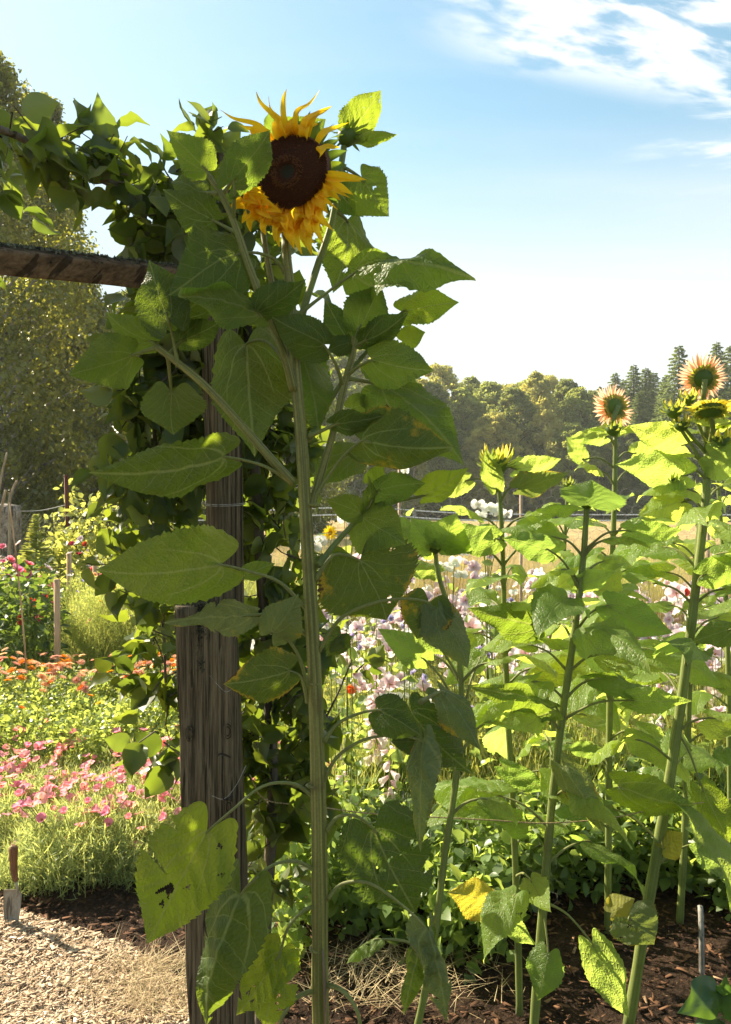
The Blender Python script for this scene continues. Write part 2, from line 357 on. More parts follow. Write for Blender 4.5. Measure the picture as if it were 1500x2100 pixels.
MT['wood'] = barkmat('weathered post wood', (0.042, 0.030, 0.017), (0.185, 0.145, 0.090), (105, 105, 3.2), 1.0, 0.010, 0.9, (9, 0.66, (0.10, 0.10, 0.07)))
MT['wood2'] = barkmat('weathered beam wood', (0.045, 0.027, 0.016), (0.16, 0.105, 0.065), (3, 46, 46), 0.8, 0.005, 0.9, (12, 0.60, (0.09, 0.085, 0.06)))
MT['bark'] = barkmat('grey brown bark', (0.05, 0.04, 0.03), (0.16, 0.13, 0.10), (14, 14, 4), 0.6, 0.02)
MT['birch'] = barkmat('pale birch bark', (0.20, 0.18, 0.15), (0.42, 0.38, 0.32), (3, 3, 12), 0.3, 0.01)
MT['granite'] = barkmat('rough granite', (0.16, 0.12, 0.09), (0.42, 0.36, 0.30), (14, 14, 14), 1.0, 0.04, 0.9)
MT['rust'] = barkmat('rusty iron', (0.09, 0.022, 0.012), (0.17, 0.05, 0.025), (30, 30, 6), 0.3, 0.003, 0.75)
MT['stake'] = barkmat('sawn stake wood', (0.40, 0.24, 0.12), (0.58, 0.40, 0.24), (40, 40, 3), 0.3, 0.003, 0.8)
MT['cane'] = barkmat('bare stick', (0.26, 0.18, 0.11), (0.44, 0.34, 0.24), (20, 20, 5), 0.4, 0.003, 0.8)
MT['iron'] = barkmat('black iron', (0.012, 0.011, 0.010), (0.04, 0.032, 0.026), (60, 60, 60), 0.4, 0.001, 0.55)
MT['wire'] = barkmat('galvanised wire', (0.20, 0.19, 0.17), (0.40, 0.38, 0.34), (60, 60, 60), 0.1, 0.001, 0.4)
MT['twine'] = barkmat('jute twine', (0.28, 0.19, 0.09), (0.48, 0.36, 0.20), (200, 200, 200), 0.5, 0.002, 0.9)
MT['rope'] = barkmat('white cord', (0.55, 0.55, 0.52), (0.75, 0.75, 0.72), (80, 80, 80), 0.3, 0.002, 0.7)
MT['lichen'] = rndmat('lichen', (0.015, 0.015, 0.010), (0.13, 0.13, 0.085), 0.95)
MT['pipe'] = barkmat('grey pipe', (0.16, 0.15, 0.13), (0.28, 0.26, 0.23), (60, 60, 20), 0.2, 0.001, 0.5)
MT['steel'] = barkmat('trowel steel', (0.20, 0.185, 0.15), (0.34, 0.32, 0.27), (40, 40, 20), 0.3, 0.001, 0.5)
MT['handle'] = barkmat('worn varnished handle', (0.10, 0.045, 0.022), (0.22, 0.11, 0.055), (60, 60, 8), 0.3, 0.001, 0.5)

# ------------------------------------------------------------------ sunflower leaf
CAM = Vector((0, 0, EYE))
def leaf_frame(B, T, phi):
    td = (T - B).normalized(); c = (CAM - (B + T) / 2).normalized(); c = (c - td * c.dot(td)).normalized(); s = td.cross(c)
    return c * math.cos(rad(phi)) + s * math.sin(rad(phi))
def leaf_mesh(name, B, T, width, nrm, mat, parent, arch=0.08, fold=0.25, wave=0.05, lobe=0.16, holes=0, seed=0, ns=66, nt=15,
              serr=0.06, teeth=21, roll=0.0, peak=0.75, tip=1.1, twist=0.0, tear=0, quilt=0.012, droop=0.0):
    r = np.random.default_rng(seed + 11)
    if holes or tear: ns, nt = 150, 51
    B = np.array(B); T = np.array(T); L = np.linalg.norm(T - B); td = (T - B) / L
    n = np.array(nrm, float); n = n - td * n.dot(td); n /= np.linalg.norm(n); w = np.cross(td, n)
    s = np.linspace(0, 1, ns)[:, None] * np.ones((1, nt)); t = np.ones((ns, 1)) * np.linspace(-1, 1, nt)[None, :]
    f = np.sin(np.pi * (0.12 + 0.88 * s) ** peak).clip(0, 1) ** tip
    f = f + 0.004
    te = np.abs(t)
    tooth = ((s * teeth + 0.15 * np.sin(s * 40)) % 1.0); tooth = 1 - tooth
    edge = te ** 5
    p_ = r.uniform(0, 6)
    asym = 1 + 0.10 * r.uniform(-1, 1) * np.sign(t)
    tooth = tooth * (0.35 + 0.65 * np.abs(np.sin(s * 37 + t + p_))) 
    x = 0.5 * width * f * t * asym * (1 + edge * (serr * (tooth - 0.5) * 2 + 0.05 * np.sin(s * 9 + r.uniform(0, 6)) ))
    y = L * (s - lobe * (1 - s) ** 3.2 * np.sin(te * np.pi * 0.72))
    a = x / L
    p1, p2 = r.uniform(0, 6.28, 2)
    z = arch * L * 4 * s * (1 - s) - fold * np.abs(x) * (1 - 0.4 * s)
    z = z + wave * L * te ** 2 * np.sin(s * 8.5 + p1 + np.sign(t) * 1.3) * f
    z = z + quilt * L * np.abs(np.sin(np.pi * 7 * (s - 1.15 * np.abs(a)))) * f * (1 - te ** 4)
    z = z + 0.03 * L * np.sin(4 * t + p2 + 3 * s) * f
    z = z + 0.012 * L * np.sin(s * 23 + t * 5 + p1) * f + 0.035 * L * te ** 3 * np.sin(s * 15 + p2 + np.sign(t)) * f
    x = x + L * r.uniform(-.09, .09) * s ** 2 + L * 0.04 * np.sin(3 * s + p1) * s
    if droop: z = z - droop * L * s ** 3 * (1 + 0.3 * t)
    if roll:                                             # roll the rim (+t side) over
        k = np.clip((te - 0.45) / 0.55, 0, 1) * (t > 0); ang = k * roll * 3.0; R_ = 0.14 * width
        x = np.where(k > 0, 0.5 * width * f * 0.45 * asym + R_ * np.sin(ang) * f, x); z = np.where(k > 0, z + R_ * (1 - np.cos(ang)), z)
    if twist:
        an = twist * (s - 0.3); x, z = x * np.cos(an) - z * np.sin(an), x * np.sin(an) + z * np.cos(an)
    V = B + y[..., None] * td + x[..., None] * w + z[..., None] * n
    UV = np.stack([a + 0 * s, s], -1).reshape(-1, 2)
    idx = np.arange(ns * nt).reshape(ns, nt)
    Q = np.stack([idx[:-1, :-1], idx[:-1, 1:], idx[1:, 1:], idx[1:, :-1]], -1).reshape(-1, 4)
    if holes or tear:
        cs = ((s[:-1, :-1] + s[1:, 1:]) / 2).ravel(); ct = (t[:-1, :-1] + t[1:, 1:]).ravel() / 2; keep = np.ones(len(Q), bool)
        for _ in range(holes):
            hs, ht = r.uniform(0.1, 0.85), r.uniform(-0.8, 0.8); hr = r.uniform(0.010, 0.034) * (1.5 if r.random() < 0.2 else 1)
            dx_, dy_ = (ct - ht) * 0.45, cs - hs - 0.4 * np.abs(ct - ht); an_ = np.arctan2(dy_, dx_); keep &= (dx_ ** 2 * .45 + dy_ ** 2 * 1.5) > (hr * (1 + .35 * np.sin(3 * an_ + hs * 30) + .2 * np.sin(5 * an_ + ht * 9))) ** 2
        for _ in range(tear):
            hs = r.uniform(0.15, 0.9); sd = r.choice([-1, 1]); dp = r.uniform(0.3, 0.75); wd = r.uniform(0.02, 0.05)
            keep &= ~((np.abs(cs - hs - 0.1 * (1 - ct * sd)) < wd * (ct * sd - 1 + dp) / dp) & (ct * sd > 1 - dp))
        Q = Q[keep]
    o = mk(name, V.reshape(-1, 3), Q, mat, parent, uv=UV)
    at = o.data.attributes.new('edge', 'FLOAT', 'POINT'); at.data.foreach_set('value', (te ** 3).astype(np.float32).ravel())
    return o

def petiole(parent, pts, r0, r1, mat, seg=7):
    path = catmull(pts, 6)
    V, Fc, UV = tube(path, [(r0 + (r1 - r0) * (i / (len(path) - 1)) ** 0.6) * (1 + .35 * math.exp(-i / 1.2)) for i in range(len(path))], seg)
    o = mk('petiole', V, Fc, mat, parent, uv=UV); return o

def px_leaf(root, B, T, w, phi=0, dB=1.4, dT=None, att=None, mat='leaf', pr=3.3, **k):
    """a leaf whose base, tip, width and stalk were measured on the photo"""
    dT = dB if dT is None else dT
    b, t = P(B[0], B[1], dB), P(T[0], T[1], dT); q = random.Random(int(B[0] * 3 + T[1]))
    for kk, lo, hi in (('arch', .02, .16), ('fold', .12, .5), ('wave', .05, .11), ('twist', -.35, .35), ('quilt', .010, .022)): k.setdefault(kk, q.uniform(lo, hi))
    o = leaf_mesh('leaf', b, t, w / F * (dB + dT) / 2 / 1.0, leaf_frame(b, t, phi), MT[mat], root, seed=int(B[0] * 7 + B[1]), **k)
    if att:
        pts = [P(*a) if len(a) == 3 else P(a[0], a[1], dB) for a in att] + [b, b + (t - b) * 0.12]
        q = petiole(root, pts, pr * 1.5 / F * dB, pr * 0.6 / F * dB, MT['petiole']); q['_o'] = root['_o']
        q.parent = o; o['_o'] = root['_o']
    return o

def petal(parent, pts, w, nrm, mat, name='petal', twist=0.0, cup=0.35, ns=12, nt=5, tipp=0.75):
    path = catmull(pts, 5); n = len(path); V = []; UV = []
    for i, p in enumerate(path):
        s = i / (n - 1); td = (path[min(i + 1, n - 1)] - path[max(i - 1, 0)]).normalized(); nn = Vector(nrm); nn = (nn - td * nn.dot(td)).normalized()
        nn.rotate(Matrix.Rotation(twist * s, 3, td)); ww = td.cross(nn)
        f = (math.sin(math.pi * (0.10 + 0.90 * s) ** tipp)) ** 0.9 if s < 1 else 0.02
        f = max(f, 0.02)
        for k in range(nt):
            t = -1 + 2 * k / (nt - 1)
            V.append(p + ww * (t * w / 2 * f) + nn * (cup * w / 2 * f * (t * t) + 0.06 * w * math.sin(t * 7))); UV.append((t * 0.5 + 0.5, s))
    Fc = [(i * nt + k, i * nt + k + 1, (i + 1) * nt + k + 1, (i + 1) * nt + k) for i in range(n - 1) for k in range(nt - 1)]
    return mk(name, V, Fc, mat, parent, uv=UV)

def seed_disc(parent, c, nrm, r, dome=0.25, n=1700, squash=(1, 1), up=Vector((0, 0, 1)), name='flower_head'):
    nrm = nrm.normalized(); u = up.cross(nrm).normalized(); v = nrm.cross(u); g = Geo()
    # base dome
    ring = [[c]]; V = []; Fc = []; rr = []
    nr, na = 10, 40
    for i in range(nr + 1):
        q = i / nr
        for a in range(na):
            an = 2 * math.pi * a / na; m = 1 + 0.05 * math.sin(2 * an + 0.7) + 0.03 * math.sin(3 * an + 1)
            V.append(c + (u * math.cos(an) * squash[0] + v * math.sin(an) * squash[1]) * r * q * m + nrm * (r * dome * (1 - q * q) - r * 0.10 * math.exp(-(q / 0.22) ** 2)))
            rr.append(0.2 if q < 0.2 else 0.42)
    for i in range(nr):
        for a in range(na): Fc.append((i * na + a, i * na + (a + 1) % na, (i + 1) * na + (a + 1) % na, (i + 1) * na + a))
    # rim and back
    k0 = len(V)
    for a in range(na):
        an = 2 * math.pi * a / na; m = 1 + 0.05 * math.sin(2 * an + 0.7) + 0.03 * math.sin(3 * an + 1); V.append(c + (u * math.cos(an) * squash[0] + v * math.sin(an) * squash[1]) * r * 1.02 * m - nrm * r * 0.22); rr.append(0.42)
    for a in range(na): Fc.append((nr * na + a, nr * na + (a + 1) % na, k0 + (a + 1) % na, k0 + a))
    Fc.append(tuple(k0 + a for a in range(na)))
    g.add(V, Fc, None, np.array(rr))
    for i in range(n):
        q = math.sqrt((i + 0.5) / n); an = i * 2.39996; m = 1 + 0.05 * math.sin(2 * an + 0.7) + 0.03 * math.sin(3 * an + 1)
        p = c + (u * math.cos(an) * squash[0] + v * math.sin(an) * squash[1]) * r * q * m + nrm * (r * dome * (1 - q * q) - r * 0.10 * math.exp(-(q / 0.22) ** 2))
        d = (nrm + (p - c) / r * 0.45 * dome * 2).normalized(); sz = r * 0.023 * (0.8 + 0.4 * RNG.random()); h = sz * (2.6 if q > 0.2 else 1.1)
        if q > 0.9: h *= 1.8
        e1 = d.cross(up).normalized() * sz; e2 = d.cross(e1).normalized() * sz
        base = 0.10 if q < 0.20 else (0.38 + 0.22 * RNG.random()); base = base + (.10 if (i % 3 == 0 and q > .45) else 0)
        tipc = base + 0.04
        if 0.27 < q < 0.45 and RNG.random() < 0.55: tipc = 1.0; h *= 1.6; sz *= 1.25
        if q > 0.9: tipc = 0.70
        if tipc == 1.0 or (q > .3 and RNG.random() < .02):
            b0 = p + d * h; k_ = sz * .75; g.add([b0 + e1 * .75, b0 + e2 * .75, b0 - e1 * .75, b0 - e2 * .75, b0 + d * k_ * 1.3, b0 - d * k_], [(0, 1, 4), (1, 2, 4), (2, 3, 4), (3, 0, 4), (1, 0, 5), (2, 1, 5), (3, 2, 5), (0, 3, 5)], None, np.full(6, .86))
        g.add([p + e1, p + e2, p - e1, p - e2, p + d * h + e1 * 0.3], [(0, 1, 4), (1, 2, 4), (2, 3, 4), (3, 0, 4)], None, np.array([base - 0.05] * 4 + [tipc]))
    o = g.build(name, MT['seed'], parent, smooth=False); return o

# ------------------------------------------------------------------ main sunflower
D0 = 1.4
def build_main():
    base = P(657, 2100, D0); base = Vector((base.x + 0.02, base.y, 0.0))
    root = thing('sunflower', base, 'tall dark stemmed sunflower in the foreground beside the post, with a drooping golden head', 'sunflower')
    def stem(name, pts, r, prof=None, seg=14, mat='stem'):
        path = catmull(pts, 6); V, Fc, UV = tube(path, [r[0] + (r[1] - r[0]) * i / (len(path) - 1) for i in range(len(path))], seg, prof)
        return mk(name, V, Fc, MT[mat], root, uv=UV)
    ridg = lambda a, s: 1 + 0.045 * math.cos(a * 7 + 1) + 0.03 * math.cos(a * 12) + 0.025 * math.sin(s * 60)
    px = F / D0
    stem('stem', [base, P(658, 2100, D0), P(656, 1900, D0), P(654, 1700, D0), P(649, 1500, D0), P(643, 1340, D0), P(634, 1180, D0), P(626, 1040, D0), P(618, 900, D0), P(606, 760, D0), P(600, 650, D0)],
         (17.8 / px, 10.5 / px), ridg, 42)
    stem('flower_stalk', [P(601, 700, D0), P(598, 640, D0), P(594, 580, D0), P(588, 520, D0), P(587, 460, D0 + .03), P(595, 400, D0 + .05), P(603, 360, D0 + .035)], (11 / px, 8 / px), None, 16)
    stem('branch', [P(640, 1040, D0), P(655, 985, D0 + .01), P(683, 890, D0 + .02), P(708, 785, D0 + .03), P(724, 725, D0 + .03), P(727, 690, D0 + .03)], (8 / px, 6.5 / px), None, 12)
    stem('branch', [P(634, 905, D0 + .02), P(660, 850, D0 + .05), P(705, 780, D0 + .06), P(745, 730, D0 + .07), P(775, 700, D0 + .07)], (7 / px, 4 / px), None, 10, 'stem2')
    stem('branch', [P(602, 990, D0 - .01), P(560, 945, D0 - .02), P(490, 865, D0 - .03), P(420, 790, D0 - .04), P(360, 740, D0 - .04), P(322, 712, D0 - .04)], (9 / px, 6.5 / px), None, 12)
    stem('branch', [P(602, 800, D0 - .01), P(585, 735, D0 - .03), P(552, 650, D0 - .05), P(514, 555, D0 - .06), P(482, 460, D0 - .06), P(455, 400, D0 - .06), P(430, 362, D0 - .06)], (9 / px, 6 / px), None, 12)
    stem('branch', [P(594, 740, D0 + .02), P(582, 660, D0 + .04), P(562, 600, D0 + .05), P(550, 540, D0 + .05), P(541, 480, D0 + .06), P(538, 410, D0 + .07)], (8 / px, 6 / px), None, 10)
    stem('branch', [P(606, 720, D0 + .02), P(622, 640, D0 + .03), P(650, 550, D0 + .04), P(680, 460, D0 + .04), P(694, 380, D0 + .04), P(706, 300, D0 + .04)], (8 / px, 6.5 / px), None, 12, 'stem2')
    # the bud on the thin right-hand branch
    bud = P(712, 280, D0 + .04); g = Geo()
    for i in range(9):
        q = i / 8; 
    V, Fc, UV = tube([bud + Vector((0, 0, z)) for z in (-.018, -.012, 0, .010, .016)], [.006, .014, .019, .015, .006], 14); g.add(V, Fc, UV, .3)
    b = g.build('bud', MT['calyx'], root)
    for i in range(22):
        a = i * 2.4; el = -0.5 + 1.6 * RNG.random(); d = Vector((math.cos(a) * math.cos(el), math.sin(a) * math.cos(el), math.sin(el)))
        s0 = bud + d * 0.012; petal(root, [s0, s0 + d * 0.016, s0 + d * 0.030 + Vector((0, 0, RNG.uniform(-.006, .01)))], 0.007, Vector((0, 0, 1)) if abs(d.z) < .8 else Vector((0, 1, 0)), MT['calyx'], 'bract').parent = b
    # --- flower head
    C = P(597, 352, D0 - 0.035); Nn = Vector((-0.34, -0.90, -0.34)).normalized()
    head = seed_disc(root, C, Nn, 0.0605, 0.30, 2200, (1.10, 1.0))
    head['_o'] = root['_o']
    tips = [(463, 235, 16), (531, 201, 15), (555, 211, 17), (589, 196, 17), (651, 199, 18), (675, 228, 24), (664, 232, 20), (707, 259, 20), (692, 305, 20), (741, 367, 21), (727, 393, 22), (698, 404, 22),
            (741, 372, 14), (671, 431, 18), (679, 460, 18), (661, 468, 18), (658, 481, 20), (637, 505, 22), (618, 507, 24), (625, 490, 22), (597, 492, 24), (571, 499, 24), (565, 479, 22), (557, 447, 26),
            (530, 449, 24), (517, 433, 22), (481, 429, 20), (490, 407, 22), (514, 412, 26), (606, 438, 26), (650, 440, 22), (640, 470, 20), (585, 470, 26), (545, 425, 26), (632, 452, 22), (600, 460, 22),
            (500, 446, 22), (522, 458, 24), (545, 470, 24), (562, 486, 24), (603, 500, 22), (612, 488, 20), (645, 496, 20), (655, 476, 18), (538, 446, 26), (585, 455, 26), (576, 262, 26), (604, 272, 30), (629, 268, 24), (648, 262, 22), (500, 265, 16), (716, 398, 16), (689, 420, 16), (502, 420, 20), (531, 410, 24), (660, 450, 18)]
    for i, (tx, ty, w) in enumerate(tips):
        T = P(tx, ty, D0 - 0.045 + RNG.uniform(-.012, .02)); T = T + (T - C) * .09; v = T - C; v -= Nn * v.dot(Nn); u = v.normalized()
        if ty < 300 and tx < 560: u = (u + Vector((0.15, 0, 0.3))).normalized()
        S = C + u * 0.057 - Nn * (0.006 + 0.012 * RNG.random()); T = T.lerp(S, RNG.uniform(-.04, .22)) + Vector((0, 0, -.006 if ty > 380 else 0)) if ty > 300 else T; L = (T - S).length
        up = Vector((0, 0, 1))
        out = 0.35 * L
        M_ = S + u * out + Nn * (0.010 + 0.018 * RNG.random()); M2 = S.lerp(T, 0.68) + Nn * (0.012 + .012 * RNG.random()) + Vector((RNG.uniform(-.004, .004), 0, RNG.uniform(-.002, .006)))
        p = petal(root, [S, M_, M2, T], w / px * (.70 if ty < 262 else 1.08 if ty > 400 else .95), Nn, MT['petal'], twist=RNG.uniform(-1.3, 1.3) if w < 19 else RNG.uniform(-.7, .7), cup=RNG.uniform(.3, .8)); p.parent = head
    for i in range(9):                                      # short curled florets along the lower and upper-right rim
        a = rad(RNG.choice([RNG.uniform(195, 330), RNG.uniform(195, 330), RNG.uniform(30, 100)])); u0 = Vector((0, 0, 1)).cross(Nn).normalized(); v0 = Nn.cross(u0)
        if u0.x < 0: u0 = -u0
        u = u0 * math.cos(a) + v0 * math.sin(a) * (1 if v0.z > 0 else -1)
        S = C + u * 0.058 - Nn * .006; L = RNG.uniform(.025, .045)
        T = S + u * L * .7 + Vector((0, 0, -L * .5 if a > 3 else L * .2)) + Nn * RNG.uniform(-.01, .02)
        p = petal(root, [S, S + u * L * .4 + Nn * .012, T], 19 / px, Nn, MT['petal'], twist=RNG.uniform(-1, 1), cup=.9); p.parent = head
    for (sx, sy, tx, ty, w) in ((505, 385, 523, 380, 18), (512, 398, 540, 392, 22), (525, 408, 552, 405, 22), (540, 416, 566, 424, 24), (556, 424, 580, 436, 22), (500, 372, 512, 392, 16), (518, 404, 532, 420, 24), (548, 420, 560, 448, 24), (532, 262 + 20, 556, 268, 22)):
        S = P(sx, sy, D0 - .03); T = P(tx, ty, D0 - .062); p = petal(root, [S, S.lerp(T, .4) + Nn * .016 + Vector((-.004, 0, .004)), T], w / px, Nn, MT['petal'], twist=RNG.uniform(-1, 1), cup=1.0); p.parent = head
    for i in range(26):                                      # bracts behind
        a = i * 2 * math.pi / 26; u0 = Vector((0, 0, 1)).cross(Nn).normalized(); v0 = Nn.cross(u0); u = u0 * math.cos(a) + v0 * math.sin(a)
        S = C + u * 0.045 - Nn * 0.03; p = petal(root, [S, S + u * .03 + Nn * .004, S + u * RNG.uniform(.045, .06) - Nn * RNG.uniform(.0, .015)], .018, Nn, MT['calyx'], 'bract'); p.parent = head
    V, Fc, UV = tube([C - Nn * q for q in (0.012, .022, .034, .044, .055)], [.059, .055, .040, .022, .012], 22); q = mk('receptacle', V, Fc, MT['calyx'], root, uv=UV); q.parent = head
    # --- leaves, top to bottom
    A = lambda *a: list(a)
    L_ = lambda *a, **k: px_leaf(root, *a, **k)
    L_((722, 266), (779, 182), 80, 18, D0 + .04, D0 + .02, A((706, 292, D0 + .04)), 'leaf', holes=3, fold=.3)
    L_((733, 288), (816, 273), 36, 30, D0 + .04, D0 + .02, A((708, 290, D0 + .04)), 'leaf')
    L_((742, 366), (801, 441), 98, 8, D0 + .03, D0, A((700, 340, D0 + .04), (722, 352, D0 + .04)), 'leaf', lobe=.25, holes=1)
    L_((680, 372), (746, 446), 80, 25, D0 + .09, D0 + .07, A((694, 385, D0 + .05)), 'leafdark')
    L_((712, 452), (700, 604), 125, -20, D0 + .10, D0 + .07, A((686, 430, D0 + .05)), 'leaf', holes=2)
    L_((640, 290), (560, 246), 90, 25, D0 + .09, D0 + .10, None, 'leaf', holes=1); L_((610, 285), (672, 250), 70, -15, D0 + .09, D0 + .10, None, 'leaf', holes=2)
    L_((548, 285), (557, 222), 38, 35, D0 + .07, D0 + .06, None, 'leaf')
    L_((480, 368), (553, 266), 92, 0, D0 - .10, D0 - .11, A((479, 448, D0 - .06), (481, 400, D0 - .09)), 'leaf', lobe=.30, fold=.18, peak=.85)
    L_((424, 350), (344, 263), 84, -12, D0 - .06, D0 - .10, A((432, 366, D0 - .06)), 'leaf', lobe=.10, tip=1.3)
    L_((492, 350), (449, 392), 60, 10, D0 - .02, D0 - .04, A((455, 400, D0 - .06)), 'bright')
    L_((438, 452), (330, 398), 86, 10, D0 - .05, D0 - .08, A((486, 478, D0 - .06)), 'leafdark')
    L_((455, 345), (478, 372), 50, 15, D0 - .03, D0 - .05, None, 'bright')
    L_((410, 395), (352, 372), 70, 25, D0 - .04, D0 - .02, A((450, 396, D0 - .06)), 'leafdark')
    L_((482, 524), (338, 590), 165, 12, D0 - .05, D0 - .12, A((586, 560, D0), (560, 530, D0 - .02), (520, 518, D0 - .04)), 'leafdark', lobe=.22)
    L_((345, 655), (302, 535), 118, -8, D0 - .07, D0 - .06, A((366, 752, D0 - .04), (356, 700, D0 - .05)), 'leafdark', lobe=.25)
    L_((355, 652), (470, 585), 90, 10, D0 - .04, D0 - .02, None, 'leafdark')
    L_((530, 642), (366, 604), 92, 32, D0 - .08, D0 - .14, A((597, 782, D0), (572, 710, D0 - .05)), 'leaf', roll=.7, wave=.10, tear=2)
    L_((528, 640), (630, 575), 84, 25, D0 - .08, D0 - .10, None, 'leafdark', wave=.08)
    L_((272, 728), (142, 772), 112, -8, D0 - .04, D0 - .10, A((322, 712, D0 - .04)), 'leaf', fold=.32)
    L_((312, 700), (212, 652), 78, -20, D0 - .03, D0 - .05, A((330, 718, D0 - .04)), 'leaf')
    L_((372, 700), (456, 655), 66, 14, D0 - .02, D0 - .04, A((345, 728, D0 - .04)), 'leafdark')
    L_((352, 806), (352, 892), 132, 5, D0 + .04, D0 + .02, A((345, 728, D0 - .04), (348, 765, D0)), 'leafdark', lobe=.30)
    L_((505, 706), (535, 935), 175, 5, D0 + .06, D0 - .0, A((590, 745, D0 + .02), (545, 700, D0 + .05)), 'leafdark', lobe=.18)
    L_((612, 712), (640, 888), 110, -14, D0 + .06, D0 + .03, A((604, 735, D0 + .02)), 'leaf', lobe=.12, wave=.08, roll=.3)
    # right side
    L_((728, 560), (966, 577), 118, -32, D0 + .02, D0 - .10, A((608, 650, D0), (655, 612, D0)), 'leaf', arch=.12, fold=.4, lobe=.1, droop=.05)
    L_((735, 676), (792, 588), 108, 0, D0 + .02, D0 - .02, A((727, 710, D0 + .03)), 'leaf')
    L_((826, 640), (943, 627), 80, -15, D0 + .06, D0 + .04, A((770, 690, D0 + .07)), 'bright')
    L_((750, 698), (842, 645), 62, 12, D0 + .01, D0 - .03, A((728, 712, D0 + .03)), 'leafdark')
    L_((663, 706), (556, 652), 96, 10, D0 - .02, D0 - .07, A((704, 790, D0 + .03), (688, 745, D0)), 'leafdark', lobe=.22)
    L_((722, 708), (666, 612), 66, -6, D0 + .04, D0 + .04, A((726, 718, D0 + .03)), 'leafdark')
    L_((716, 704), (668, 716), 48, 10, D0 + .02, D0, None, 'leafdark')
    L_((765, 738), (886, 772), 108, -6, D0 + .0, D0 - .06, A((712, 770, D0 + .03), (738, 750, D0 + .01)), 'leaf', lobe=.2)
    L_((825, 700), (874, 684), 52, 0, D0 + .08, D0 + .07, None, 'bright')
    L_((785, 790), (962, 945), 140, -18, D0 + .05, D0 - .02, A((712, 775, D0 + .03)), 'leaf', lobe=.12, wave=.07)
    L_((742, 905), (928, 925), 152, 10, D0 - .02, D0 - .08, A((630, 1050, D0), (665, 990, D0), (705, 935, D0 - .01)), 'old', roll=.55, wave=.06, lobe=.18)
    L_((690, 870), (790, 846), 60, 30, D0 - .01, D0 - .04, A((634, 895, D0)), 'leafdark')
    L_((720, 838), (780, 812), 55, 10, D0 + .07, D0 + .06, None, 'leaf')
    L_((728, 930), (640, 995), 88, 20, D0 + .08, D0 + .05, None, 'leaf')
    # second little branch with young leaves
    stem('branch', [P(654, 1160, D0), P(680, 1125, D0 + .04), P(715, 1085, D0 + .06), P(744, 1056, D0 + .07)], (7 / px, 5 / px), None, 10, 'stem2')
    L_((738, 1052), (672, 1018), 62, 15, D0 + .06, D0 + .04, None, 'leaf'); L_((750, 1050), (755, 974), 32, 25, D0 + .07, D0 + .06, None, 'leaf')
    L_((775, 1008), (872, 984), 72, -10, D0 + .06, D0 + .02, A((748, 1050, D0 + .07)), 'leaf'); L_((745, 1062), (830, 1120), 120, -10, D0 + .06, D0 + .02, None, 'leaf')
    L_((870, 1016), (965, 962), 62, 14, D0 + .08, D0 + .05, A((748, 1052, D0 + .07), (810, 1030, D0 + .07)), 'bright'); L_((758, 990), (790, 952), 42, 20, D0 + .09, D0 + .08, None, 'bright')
    # left side
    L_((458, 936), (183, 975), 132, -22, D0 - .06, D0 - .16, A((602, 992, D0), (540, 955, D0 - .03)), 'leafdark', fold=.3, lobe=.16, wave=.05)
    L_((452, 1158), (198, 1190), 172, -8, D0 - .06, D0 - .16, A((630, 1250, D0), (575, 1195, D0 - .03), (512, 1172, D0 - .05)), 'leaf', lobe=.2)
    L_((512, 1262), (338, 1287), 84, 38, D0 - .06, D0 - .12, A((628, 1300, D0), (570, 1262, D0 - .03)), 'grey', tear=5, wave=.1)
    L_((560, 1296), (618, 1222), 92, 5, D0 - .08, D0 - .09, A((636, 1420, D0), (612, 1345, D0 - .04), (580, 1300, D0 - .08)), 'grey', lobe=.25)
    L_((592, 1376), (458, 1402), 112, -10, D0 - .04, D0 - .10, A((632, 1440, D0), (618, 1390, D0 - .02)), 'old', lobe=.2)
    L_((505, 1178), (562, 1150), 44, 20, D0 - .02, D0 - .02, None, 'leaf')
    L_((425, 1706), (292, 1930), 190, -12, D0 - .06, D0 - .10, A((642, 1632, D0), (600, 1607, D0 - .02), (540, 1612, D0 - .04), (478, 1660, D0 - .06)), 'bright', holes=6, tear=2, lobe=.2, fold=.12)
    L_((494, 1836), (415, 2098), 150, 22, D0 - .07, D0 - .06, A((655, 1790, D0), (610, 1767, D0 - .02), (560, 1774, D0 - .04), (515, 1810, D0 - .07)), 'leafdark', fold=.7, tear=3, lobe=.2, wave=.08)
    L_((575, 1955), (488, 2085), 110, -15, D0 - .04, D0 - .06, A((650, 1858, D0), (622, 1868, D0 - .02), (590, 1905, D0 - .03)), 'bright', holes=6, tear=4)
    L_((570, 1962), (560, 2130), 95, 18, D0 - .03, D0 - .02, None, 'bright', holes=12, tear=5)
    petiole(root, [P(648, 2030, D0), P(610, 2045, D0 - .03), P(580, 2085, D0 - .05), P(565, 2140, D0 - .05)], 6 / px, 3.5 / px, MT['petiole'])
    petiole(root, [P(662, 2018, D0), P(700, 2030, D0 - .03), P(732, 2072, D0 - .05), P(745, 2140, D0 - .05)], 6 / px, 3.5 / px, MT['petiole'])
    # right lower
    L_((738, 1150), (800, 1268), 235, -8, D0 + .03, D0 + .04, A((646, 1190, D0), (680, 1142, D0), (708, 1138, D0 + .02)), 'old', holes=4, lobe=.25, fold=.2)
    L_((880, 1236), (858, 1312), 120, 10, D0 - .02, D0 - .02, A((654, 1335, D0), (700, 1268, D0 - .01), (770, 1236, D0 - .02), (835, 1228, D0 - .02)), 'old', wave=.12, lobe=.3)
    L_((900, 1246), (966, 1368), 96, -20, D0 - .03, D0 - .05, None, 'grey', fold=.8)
    L_((776, 1456), (866, 1500), 92, 5, D0 - .01, D0 - .04, A((664, 1520, D0), (695, 1483, D0), (738, 1463, D0)), 'leafdark', fold=.4)
